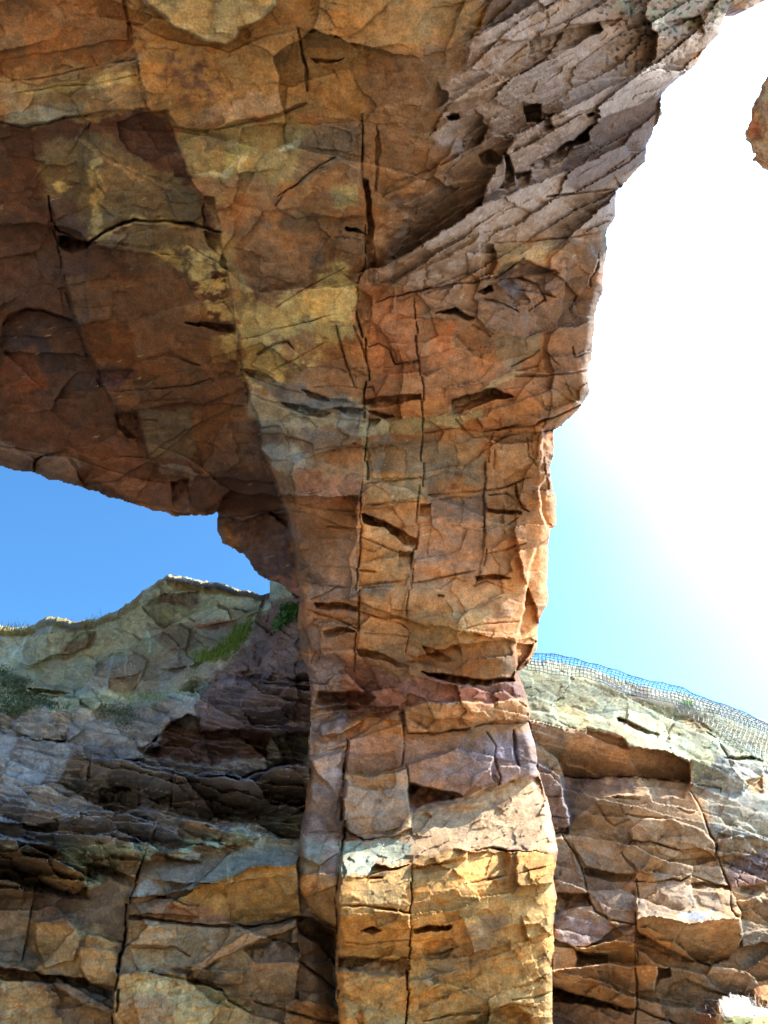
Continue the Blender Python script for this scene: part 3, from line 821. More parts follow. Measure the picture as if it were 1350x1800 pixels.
 ('step', [(602, 1478), (597, 1500), (592, 1640), (589, 1720), (597, 1800), (600, 1900)], -0.25, 160, 2.0),
 ('block', [(546, 1335), (600, 1320), (604, 1360), (596, 1400), (590, 1440), (560, 1420), (545, 1400)], -0.07, 0, 0.1, 6),
 ('crack', [(545, 1330), (580, 1320), (612, 1312)], 2.5, 0.12),
 ('crack', [(536, 1465), (565, 1462), (598, 1462)], 1.6, 0.10),
 ('block', [(530, 1540), (560, 1535), (594, 1535), (592, 1640), (545, 1605), (522, 1560)], 0.02, 0, 0.5, 5),
 ('block', [(545, 1250), (600, 1240), (700, 1245), (615, 1300), (548, 1330)], 0.15, 0, 0, 8),
 ('block', [(560, 1275), (600, 1262), (640, 1265), (600, 1290), (565, 1292)], -0.25, 0, 0, 4),
 ('crack', [(545, 1265), (600, 1250), (650, 1258), (705, 1248)], 3, 0.12),
 # ledge and lower pillar: the block below juts forward, the ledge slopes back above it
 ('block', base_front, -0.34, 0, 0, 4),
 ('block', ledge_top, -0.17, 0, -0.30, 4),
 ('block', [(725, 1506), (760, 1497), (790, 1489), (823, 1489), (818, 1510), (780, 1515), (748, 1526), (725, 1520)], -0.12, 0, 0, 3),
 ('block', [(822, 1492), (890, 1492), (896, 1520), (895, 1540), (840, 1552), (820, 1550)], 0.16, 0.1, 0, 4),
 ('crack', [(820, 1553), (850, 1546), (895, 1540), (940, 1528), (978, 1518)], 1.8, 0.12),
 ('crack', [(722, 1522), (723, 1590), (722, 1640), (718, 1700), (715, 1760), (712, 1800), (710, 1900)], 2.0, 0.24),
 ('crack', [(624, 1542), (650, 1543), (672, 1543)], 2.4, 0.25),
 ('crack', [(724, 1528), (760, 1520), (800, 1515)], 2.0, 0.14),
 ('crack', [(640, 1592), (680, 1598), (721, 1606)], 3.2, 0.2),
 ('crack', [(595, 1592), (640, 1592)], 2.2, 0.15),
 ('block', [(636, 1636), (655, 1627), (673, 1635), (655, 1641)], 0.18, 0, 0, 3),
 ('block', [(656, 1598), (720, 1610), (720, 1635), (680, 1632), (665, 1630)], -0.08, 0, 0, 3),
 ('block', [(725, 1634), (750, 1627), (795, 1629), (790, 1634), (760, 1637), (728, 1643)], 0.25, 0, 0, 4),
 ('block', [(592, 1683), (650, 1688), (717, 1684), (719, 1714), (680, 1716), (640, 1706), (592, 1704)], 0.16, 0, 0, 7),
 ('block', [(745, 1660), (790, 1650), (806, 1665), (785, 1680), (752, 1686), (740, 1680)], 0.10, 0, 0, 5),
 ('crack', [(748, 1680), (775, 1676), (800, 1668)], 2.0, 0.1),
 ('block', [(718, 1725), (760, 1715), (800, 1707), (790, 1725), (740, 1750), (716, 1755)], -0.07, 0, 0.08, 4),
 ('crack', [(745, 1795), (790, 1785), (850, 1780), (900, 1765), (940, 1770)], 2.0, 0.1),
 ('block', [(820, 1800), (870, 1775), (905, 1768), (930, 1785), (935, 1830), (820, 1830)], 0.12, 0, 0, 5),
 ('crack', [(900, 1758), (940, 1752), (975, 1742)], 2.0, 0.12),
 ('crack', [(595, 1655), (640, 1660), (718, 1652)], 1.8, 0.08),
]
apply_features(G, A)

# the rim turns away before it goes back
sd = poly_sd(G['WX'], G['WY'], arch_outline)
H += 0.22 * np.clip(1 - sd / 16.0, 0, 1.2) ** 2 * (sd > -30)
T = arch_T(X, Y) + H

strokes = [
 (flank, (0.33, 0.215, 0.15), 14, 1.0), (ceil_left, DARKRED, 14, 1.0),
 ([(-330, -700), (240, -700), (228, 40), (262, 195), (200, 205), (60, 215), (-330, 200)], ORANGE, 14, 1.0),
 ([(0, 130), (250, 100), (262, 195), (160, 215), (10, 215)], (0.33, 0.22, 0.115), 8, 0.8),
 ([(20, 160), (150, 140), (245, 128), (240, 145), (150, 155), (60, 170)], OLIVE, 6, 0.9),
 ([(20, 200), (100, 175), (150, 180), (140, 205), (50, 222), (10, 215)], (0.31, 0.30, 0.24), 8, 0.8),
 ([(70, 250), (170, 230), (260, 290), (350, 330), (360, 400), (240, 385), (160, 420), (80, 360)], (0.17, 0.125, 0.07), 12, 0.9),
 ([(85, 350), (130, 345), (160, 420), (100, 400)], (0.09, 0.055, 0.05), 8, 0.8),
 ([(130, 240), (175, 262), (230, 298), (295, 330), (350, 350), (280, 332), (220, 308), (165, 272)], (0.34, 0.22, 0.12), 5, 0.9),
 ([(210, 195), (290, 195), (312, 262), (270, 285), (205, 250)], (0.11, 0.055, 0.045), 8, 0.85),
 ([(152, 300), (178, 300), (188, 390), (175, 418), (160, 400)], OLIVE, 9, 0.7, 0.0, 22),
 ([(85, 325), (105, 315), (122, 330), (100, 335)], OLIVE, 5, 0.9),
 ([(155, 285), (180, 280), (185, 292), (160, 300)], OLIVE, 4, 0.9),
 ([(160, 420), (236, 380), (355, 396), (350, 402), (236, 392), (175, 425)], OLIVE, 4, 0.7),
 ([(160, 430), (236, 392), (355, 405), (390, 420), (400, 470), (300, 480), (230, 440)], (0.19, 0.14, 0.085), 12, 0.9),
 ([(260, 440), (390, 440), (415, 570), (330, 545), (350, 500)], OLIVE, 14, 0.95, -0.12, 28),
 ([(220, 440), (300, 460), (340, 500), (340, 540), (300, 520), (240, 480)], (0.15, 0.11, 0.085), 10, 0.6),
 ([(370, 590), (415, 585), (420, 635), (375, 637)], OLIVE, 5, 0.9),
 ([(110, 490), (320, 480), (420, 640), (430, 700), (200, 720)], (0.17, 0.083, 0.042), 14, 0.8),
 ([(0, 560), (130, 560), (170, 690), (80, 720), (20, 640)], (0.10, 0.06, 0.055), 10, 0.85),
 ([(0, 620), (60, 610), (90, 690), (0, 690)], (0.26, 0.09, 0.045), 12, 0.7),
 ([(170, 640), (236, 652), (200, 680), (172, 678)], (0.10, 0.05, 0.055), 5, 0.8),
 ([(245, 725), (340, 715), (350, 800), (270, 810)], (0.16, 0.12, 0.085), 10, 0.8),
 ([(340, 712), (440, 712), (470, 830), (360, 830)], (0.21, 0.10, 0.05), 12, 0.8),
 ([(275, 805), (345, 835), (340, 845), (280, 825)], (0.36, 0.29, 0.25), 5, 0.4),
 ([(-40, 690), (200, 690), (260, 830), (-40, 800)], (0.14, 0.066, 0.042), 12, 0.7),
 ([(-40, 770), (130, 800), (150, 860), (-40, 820)], (0.25, 0.17, 0.14), 8, 0.7),
 ([(145, 830), (330, 850), (340, 905), (230, 880)], (0.20, 0.105, 0.075), 8, 0.8),
 ([(380, 900), (500, 900), (525, 1050), (470, 1030)], (0.15, 0.09, 0.08), 8, 0.95),
 ([(460, 1010), (530, 1020), (528, 1060), (478, 1055)], (0.33, 0.16, 0.13), 6, 0.9),
 # centre
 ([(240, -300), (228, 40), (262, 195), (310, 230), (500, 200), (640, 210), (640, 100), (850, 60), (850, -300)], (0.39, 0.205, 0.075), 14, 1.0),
 ([(280, 90), (360, 100), (400, 170), (330, 180), (290, 130)], (0.20, 0.10, 0.075), 14, 0.8, 0.0, 24),
 ([(360, 190), (450, 160), (495, 165), (490, 195), (330, 225)], (0.42, 0.27, 0.17), 6, 0.8),
 ([(228, -20), (285, 25), (305, 48), (330, 58), (360, 73), (398, 79), (413, 66), (420, 50), (445, 43), (470, 25), (485, 10), (485, -20)], (0.50, 0.40, 0.23), 2, 1.0),
 ([(310, 225), (500, 205), (560, 230), (540, 300), (470, 345), (370, 350), (330, 300)], (0.33, 0.235, 0.105), 14, 1.0),
 ([(360, 228), (400, 230), (398, 262), (380, 250), (365, 262)], GREYBR, 6, 0.8),
 ([(395, 268), (430, 250), (440, 270), (410, 310), (390, 305)], (0.42, 0.34, 0.12), 6, 0.8),
 ([(345, 305), (390, 300), (430, 270), (438, 275), (400, 312), (360, 312)], (0.52, 0.46, 0.28), 3, 0.8),
 ([(483, 260), (524, 250), (520, 258), (492, 267)], (0.55, 0.5, 0.33), 3, 0.9),
 ([(335, 315), (450, 310), (490, 340), (380, 345)], (0.36, 0.19, 0.10), 6, 0.8),
 ([(540, 230), (637, 215), (640, 385), (500, 375)], (0.25, 0.15, 0.085), 12, 0.9),
 ([(580, 330), (625, 325), (630, 365), (590, 365)], (0.33, 0.32, 0.19), 8, 0.7),
 ([(395, 400), (640, 380), (630, 470), (480, 540), (430, 520)], (0.23, 0.13, 0.075), 12, 0.95),
 ([(460, 385), (580, 385), (600, 400), (540, 420), (470, 410)], (0.15, 0.12, 0.09), 10, 0.7),
 ([(545, 450), (572, 445), (565, 465), (550, 465)], (0.10, 0.09, 0.085), 4, 0.8),
 ([(365, 360), (410, 430), (440, 520), (420, 570), (395, 440)], (0.33, 0.25, 0.125), 8, 0.8),
 ([(420, 600), (430, 545), (500, 520), (600, 465), (630, 510), (625, 580), (560, 640), (470, 690), (430, 680)], OLIVE, 16, 1.0),
 ([(480, 590), (560, 590), (640, 640), (640, 700), (560, 690), (510, 660)], (0.29, 0.16, 0.095), 12, 0.8, -0.1, 24),
 ([(430, 680), (520, 700), (645, 700), (640, 760), (460, 760)], (0.37, 0.31, 0.21), 12, 0.9),
 ([(430, 650), (490, 670), (580, 700), (640, 715), (640, 728), (560, 732), (490, 710)], (0.14, 0.12, 0.115), 6, 0.75),
 ([(460, 755), (640, 750), (640, 860), (500, 880), (480, 830)], (0.26, 0.165, 0.10), 12, 0.9),
 ([(470, 790), (520, 780), (545, 810), (520, 835), (480, 820)], (0.42, 0.37, 0.29), 10, 0.8),
 ([(520, 830), (640, 840), (640, 890), (520, 890)], (0.33, 0.16, 0.10), 10, 0.8),
 ([(570, 790), (640, 785), (640, 825), (580, 825)], (0.38, 0.18, 0.09), 8, 0.7),
 # column
 ([(645, 510), (870, 490), (1060, 430), (1040, 680), (850, 700), (645, 700)], (0.30, 0.16, 0.095), 14, 1.0),
 ([(650, 520), (740, 515), (740, 640), (650, 700)], (0.36, 0.155, 0.08), 10, 0.8),
 ([(760, 580), (800, 570), (790, 640), (750, 650)], (0.40, 0.17, 0.085), 8, 0.8),
 ([(872, 595), (945, 585), (946, 622), (896, 650), (875, 628)], (0.20, 0.165, 0.13), 6, 0.85),
 ([(880, 460), (960, 470), (990, 500), (950, 530), (880, 520)], (0.14, 0.10, 0.095), 10, 0.8),
 ([(870, 428), (980, 422), (960, 460), (880, 470)], (0.34, 0.25, 0.14), 6, 0.7),
 ([(790, 715), (840, 692), (872, 668), (905, 652), (930, 655), (880, 675), (840, 700), (795, 722)], (0.44, 0.34, 0.22), 3, 0.8),
 ([(640, 740), (745, 735), (850, 720), (845, 735), (740, 760), (640, 765)], (0.42, 0.36, 0.21), 6, 0.75),
 ([(635, 735), (650, 735), (648, 850), (638, 850)], (0.44, 0.37, 0.2), 4, 0.7),
 ([(738, 720), (748, 720), (748, 830), (738, 830)], (0.4, 0.36, 0.22), 4, 0.6),
 ([(645, 770), (850, 770), (850, 850), (645, 840)], (0.21, 0.16, 0.12), 14, 0.85),
 ([(645, 835), (740, 830), (740, 885), (645, 890)], (0.42, 0.26, 0.13), 8, 0.85),
 ([(758, 880), (853, 865), (853, 925), (760, 920)], (0.21, 0.14, 0.115), 6, 0.9),
 ([(860, 900), (950, 905), (960, 1010), (850, 1010)], (0.42, 0.215, 0.105), 10, 0.9),
 ([(740, 915), (850, 915), (850, 1010), (725, 1020)], (0.39, 0.20, 0.115), 10, 0.9),
 ([(640, 920), (730, 960), (720, 1020), (632, 1020)], (0.40, 0.24, 0.125), 10, 0.9),
 ([(505, 890), (636, 900), (628, 1060), (530, 1050)], (0.245, 0.155, 0.11), 12, 0.95),
 ([(540, 1010), (628, 1020), (628, 1045), (550, 1055)], (0.155, 0.105, 0.085), 8, 0.8),
 ([(528, 1060), (628, 1060), (628, 1160), (540, 1160)], (0.27, 0.145, 0.09), 10, 0.9),
 ([(630, 1030), (930, 1020), (910, 1150), (715, 1160), (630, 1140)], (0.38, 0.20, 0.095), 14, 0.95),
 ([(720, 1080), (860, 1070), (840, 1130), (730, 1140)], (0.37, 0.255, 0.13), 14, 0.7),
 ([(640, 1025), (690, 1028), (680, 1050), (635, 1045)], (0.19, 0.16, 0.14), 6, 0.8),
 ([(860, 1120), (905, 1130), (900, 1195), (840, 1190)], (0.26, 0.19, 0.125), 8, 0.7),
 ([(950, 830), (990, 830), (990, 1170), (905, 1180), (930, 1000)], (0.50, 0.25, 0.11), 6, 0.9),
 # neck, pillar
 (neck, (0.25, 0.11, 0.075), 10, 1.0),
 ([(535, 1150), (600, 1160), (610, 1290), (540, 1310)], (0.19, 0.145, 0.14), 12, 0.85),
 ([(546, 1300), (950, 1290), (950, 1480), (540, 1480)], MAUVE, 10, 0.95),
 ([(712, 1235), (930, 1232), (930, 1270), (715, 1290)], (0.42, 0.22, 0.10), 6, 0.9),
 ([(604, 1358), (720, 1352), (720, 1472), (604, 1472)], (0.35, 0.225, 0.145), 6, 0.9),
 (strip, (0.30, 0.20, 0.155), 8, 0.9),
 (ledge_top, (0.52, 0.33, 0.18), 5, 1.0),
 ([(596, 1480), (690, 1478), (720, 1490), (650, 1540), (594, 1540)], (0.31, 0.33, 0.24), 12, 0.9),
 ([(540, 1480), (590, 1475), (560, 1530), (528, 1530)], (0.30, 0.31, 0.24), 12, 0.7),
 (base_front, GOLD, 5, 1.0),
 ([(800, 1620), (900, 1610), (860, 1680), (760, 1730), (730, 1740)], (0.33, 0.185, 0.09), 14, 0.7),
 ([(522, 1540), (592, 1540), (592, 1640), (545, 1610)], (0.44, 0.24, 0.10), 5, 0.95),
 ([(595, 1680), (718, 1690), (718, 1720), (595, 1710)], (0.27, 0.16, 0.08), 6, 0.8),
]
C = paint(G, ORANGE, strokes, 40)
for sd_, am_, mk_ in ((11, 0.20, rest), (12, 0.22, rest), (13, 0.12, rest), (14, 0.22, mcol), (18, 0.14, mb), (19, 0.14, mb), (23, 0.3, mn)):
    C = tint(C, mk_, sd_, am_)
# weathered grey-pink skin on the flank, worn off in patches
i, j, e = CELLS[16]
i2, j2, e2 = CELLS[15]
skin = sstep(0.25, 0.6, mf) * sstep(0.39, 0.45, 0.6 * rnd(i, j, 62) + 0.4 * rnd(i2, j2, 60) + 0.25 * fbm(X / 30, Y / 18, 63, 4))
up_right = sstep(330, 60, Y + 0.25 * (1100 - X))
C = C * (1 - skin[..., None]) + np.array(PALE) * (1 + 0.22 * fbm(X / 18, Y / 9, 64, 4) + 0.25 * (rnd(i, j, 69) - 0.5))[..., None] * skin[..., None]
bulk = region_mask(G, [(1030, 222), (1165, 162), (1148, 240), (1132, 288), (1030, 342), (1000, 330), (985, 300), (1000, 262)], 6)
C = C * (1 - bulk[..., None]) + np.array((0.22, 0.145, 0.12)) * bulk[..., None]
spots = region_mask(G, [(1050, -10), (1320, -30), (1250, 40), (1180, 60), (1110, 38)], 14)
green = spots * sstep(-0.25, 0.2, fbm(X / 26, Y / 16, 66, 3))
C = C * (1 - 0.75 * green[..., None]) + np.array((0.33, 0.34, 0.25)) * 0.75 * green[..., None]
dots = sstep(0.26, 0.40, noise(X / 8.5, Y / 6.5, 65)) * region_mask(G, [(1000, -10), (1320, -30), (1250, 60), (1160, 130), (1050, 130), (1080, 60)], 14)
C = C * (1 - 0.75 * dots[..., None])
# ceiling shade put into the colour: stone darkened below the golden pillar's
vault_shade = region_mask(G, [(-400, -2800), (1600, -2800), (1300, 60), (1090, 380), (1060, 560), (980, 760), (700, 800), (520, 1060), (360, 920), (-400, 860)], 40)
C = C * (1 - vault_shade[..., None] * np.array([0.30, 0.31, 0.30]))
# pale mineral veins on the ceiling
v = sstep(0.955, 0.99, ridged(X / 95 + 0.02 * Y, Y / 70, 67, 2)) * np.clip(mcol + mc + 0.5 * rest, 0, 1) * sstep(-0.1, 0.4, fbm(X / 120, Y / 120, 68, 2))
C = C * (1 - 0.55 * v[..., None]) + np.array((0.5, 0.42, 0.28)) * 0.55 * v[..., None]
C = np.clip(C, 0.012, 0.75)

arch = empty("rock_arch", (1.0, 9.0, 0.0), "natural orange rock arch curving overhead from its pillar", "rock arch")
arch_parts = [
 ("hanging_slab", [(228, -20), (285, 25), (305, 48), (330, 58), (360, 73), (398, 79), (413, 66), (420, 50), (445, 43), (470, 25), (485, 10), (485, -20)], "pale slab hanging from the ceiling"),
 ("ledge", ledge_top, "sunlit sloping ledge"),
 ("ledge_block", [(604, 1360), (640, 1366), (716, 1352), (721, 1455), (692, 1471), (640, 1474), (604, 1456)], "square block standing out above the ledge"),
 ("pillar_base", base_front, "golden chipped lower pillar"),
 ("side_strip", strip, None),
 ("neck", neck, "crumbling red neck under the overhang"),
 ("upper_pillar", [(540, 1235), (700, 1250), (720, 1290), (940, 1262), (985, 1400), (985, 1500), (590, 1500), (540, 1480)], None),
 ("weathered_flank", flank, "flaking grey and pink weathered flank"),
 ("rounded_bulge", [(378, 905), (430, 915), (478, 898), (512, 925), (527, 1055), (470, 1040), (360, 950)], "dark bulge beside the column"),
 ("overhanging_column", [(500, 890), (530, 1050), (545, 1200), (900, 1200), (1000, 1100), (990, 850), (975, 750), (1060, 680), (1080, 400), (880, 420), (650, 510), (644, 600), (644, 700), (640, 880)], None),
 ("left_ceiling", ceil_left, "dark brown left ceiling"),
]
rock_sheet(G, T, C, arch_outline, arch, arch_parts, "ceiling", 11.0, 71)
del G, X, Y, H, T, C

# ================================================================ ground (below the frame; it throws the warm light up)
def ground():
    n = 160
    x = np.concatenate([-np.geomspace(900, 12.5, 30), np.linspace(-12, 12, n), np.geomspace(12.5, 900, 30)])
    y = np.concatenate([-np.geomspace(900, 12.5, 30), np.linspace(-12, 12, n), np.geomspace(12.5, 900, 30)])
    XX, YY = np.meshgrid(x, y)
    Z = 0.10 * fbm(XX / 2.2, YY / 2.2, 5, 4) + 0.05 * noise(XX / 0.5, YY / 0.5, 6)
    V = np.stack([XX, YY, Z], -1).reshape(-1, 3)
    idx = np.arange(len(V)).reshape(XX.shape)
    q = np.stack([idx[:-1, :-1], idx[:-1, 1:], idx[1:, 1:], idx[1:, :-1]], -1).reshape(-1, 4)
    o = mesh_object("beach", V, q, None, simple_material("beach_sand", (0.52, 0.38, 0.22), 0.25, 6), None, True)
    tag(o, kind="structure", label="orange sand and shingle beach under the arch")
ground()

# ================================================================ the left cliff
lc_outline = [(-330, 1085), (-60, 1100), (0, 1108), (25, 1114), (55, 1106), (80, 1094), (96, 1096), (120, 1103), (145, 1101), (176, 1093), (198, 1088), (220, 1070), (242, 1050),
    (268, 1035), (290, 1018), (310, 1020), (340, 1025), (380, 1034), (420, 1045), (455, 1052), (472, 1050), (476, 1012), (520, 1000), (640, 1000), (680, 1300), (660, 2700), (-330, 2700)]
lc_T = tps(depth_ctrl([
    (0, 1800, 8.8), (300, 1800, 8.9), (580, 1800, 9.05), (0, 2300, 8.5), (580, 2300, 8.8), (-300, 1800, 8.6), (0, 1700, 8.9), (300, 1700, 9.0), (580, 1700, 9.15),
    (0, 1600, 9.1), (300, 1620, 9.1), (560, 1620, 9.3), (0, 1500, 9.5), (300, 1530, 9.4), (540, 1500, 9.75), (0, 1420, 10.2), (250, 1430, 10.2), (500, 1440, 10.6),
    (0, 1340, 11.3), (250, 1340, 11.3), (520, 1340, 11.3), (0, 1250, 12.9), (300, 1250, 12.8), (540, 1250, 11.6), (450, 1240, 11.8),
    (0, 1170, 14.6), (300, 1170, 14.6), (480, 1150, 13.0), (520, 1080, 13.0), (0, 1110, 16.0), (180, 1095, 16.0), (300, 1025, 17.0), (460, 1060, 15.0), (520, 1020, 13.4), (600, 1020, 13.4),
    (-300, 1100, 16.0), (-300, 1500, 9.3), (640, 1300, 11.4), (640, 1700, 9.3)]))
G = make_grid(axis(-330, 690, -6, 606, STEP), axis(980, 2620, 1000, 1806, STEP), 103)
X, Y, H = G['X'], G['Y'], G['H']
low = region_mask(G, [(-330, 1560), (100, 1560), (250, 1500), (340, 1480), (640, 1480), (640, 2700), (-330, 2700)], 16)
mid = region_mask(G, [(-330, 1270), (60, 1215), (300, 1250), (340, 1200), (430, 1190), (640, 1180), (640, 1490), (330, 1490), (250, 1510), (100, 1570), (-330, 1570)], 16)
top = np.clip(1 - low - mid, 0, 1)
gully = region_mask(G, [(340, 1230), (350, 1200), (420, 1140), (470, 1055), (530, 1000), (640, 1000), (640, 1210), (470, 1200)], 12)
top = top * (1 - gully)
H += low * facets(X, Y, 100, 6, 1.4, 0.07, 0.24, 111, bias=0.10, warp=0.25)
p2 = 0.2 + 0.8 * sstep(-0.08, 0.25, fbm(X / 110, Y / 90, 127, 3))
H += low * p2 * facets(X, Y, 42, -10, 1.7, 0.03, 0.10, 112, bias=0.04, warp=0.3)
H += low * facets(X, Y, 16, -10, 1.8, 0.006, 0.026, 113, warp=0.4)
# shelving slabs: near vertical fronts standing back one above the other
H += mid * facets(X, Y, 66, 13, 2.0, 0.14, 0.30, 114, bias=1.15, groove=0.03, warp=0.25)
H += mid * facets(X, Y, 30, 11, 2.2, 0.06, 0.17, 115, bias=0.42, groove=0.02, warp=0.3)
H += mid * facets(X, Y, 12, 10, 2.2, 0.022, 0.055, 116, bias=0.08, warp=0.4)
H += top * facets(X, Y, 64, -14, 1.8, 0.09, 0.34, 117, bias=0.55, warp=0.3)
H += top * facets(X, Y, 26, -20, 1.9, 0.03, 0.10, 118, bias=0.10, warp=0.35)
H += top * facets(X, Y, 10, -20, 2.0, 0.008, 0.03, 119, warp=0.4)
H += gully * facets(X, Y, 30, -30, 1.3, 0.16, 0.26, 120, groove=0.05, bias=0.2, warp=0.35)
H += gully * facets(X, Y, 12, 20, 1.3, 0.06, 0.11, 121, groove=0.02, warp=0.4)
H += 0.05 * fbm(X / 110, Y / 100, 131, 3)
H += 0.010 * fbm(X / 22, Y / 18, 132, 4, 0.6)
H += 0.004 * noise(X / 4.2, Y / 3.6, 134)
slab_a = [(160, 1330), (212, 1335), (310, 1353), (302, 1396), (270, 1410), (216, 1382), (176, 1390), (160, 1365)]
slab_b = [(306, 1355), (372, 1368), (420, 1370), (482, 1350), (545, 1340), (545, 1402), (480, 1426), (430, 1438), (360, 1426), (302, 1416)]
slab_d = [(100, 1440), (140, 1425), (192, 1424), (272, 1446), (262, 1490), (200, 1490), (152, 1496), (146, 1516), (104, 1482)]
slab_e = [(0, 1466), (40, 1472), (122, 1500), (150, 1524), (153, 1555), (130, 1570), (92, 1562), (68, 1540), (12, 1522), (-60, 1510), (-60, 1460)]
purple = [(342, 1212), (400, 1192), (470, 1196), (560, 1200), (560, 1292), (470, 1292), (420, 1286), (352, 1290)]
peak = [(190, 1095), (220, 1070), (242, 1050), (268, 1035), (290, 1016), (340, 1024), (420, 1044), (462, 1050), (455, 1075), (412, 1092), (300, 1110), (250, 1125)]
wedge = [(345, 1560), (400, 1545), (442, 1522), (522, 1522), (530, 1612), (440, 1622), (350, 1612), (300, 1590)]
wedge_top = [(225, 1578), (300, 1572), (352, 1550), (400, 1502), (470, 1462), (540, 1415), (536, 1480), (524, 1524), (442, 1524), (400, 1546), (345, 1562)]
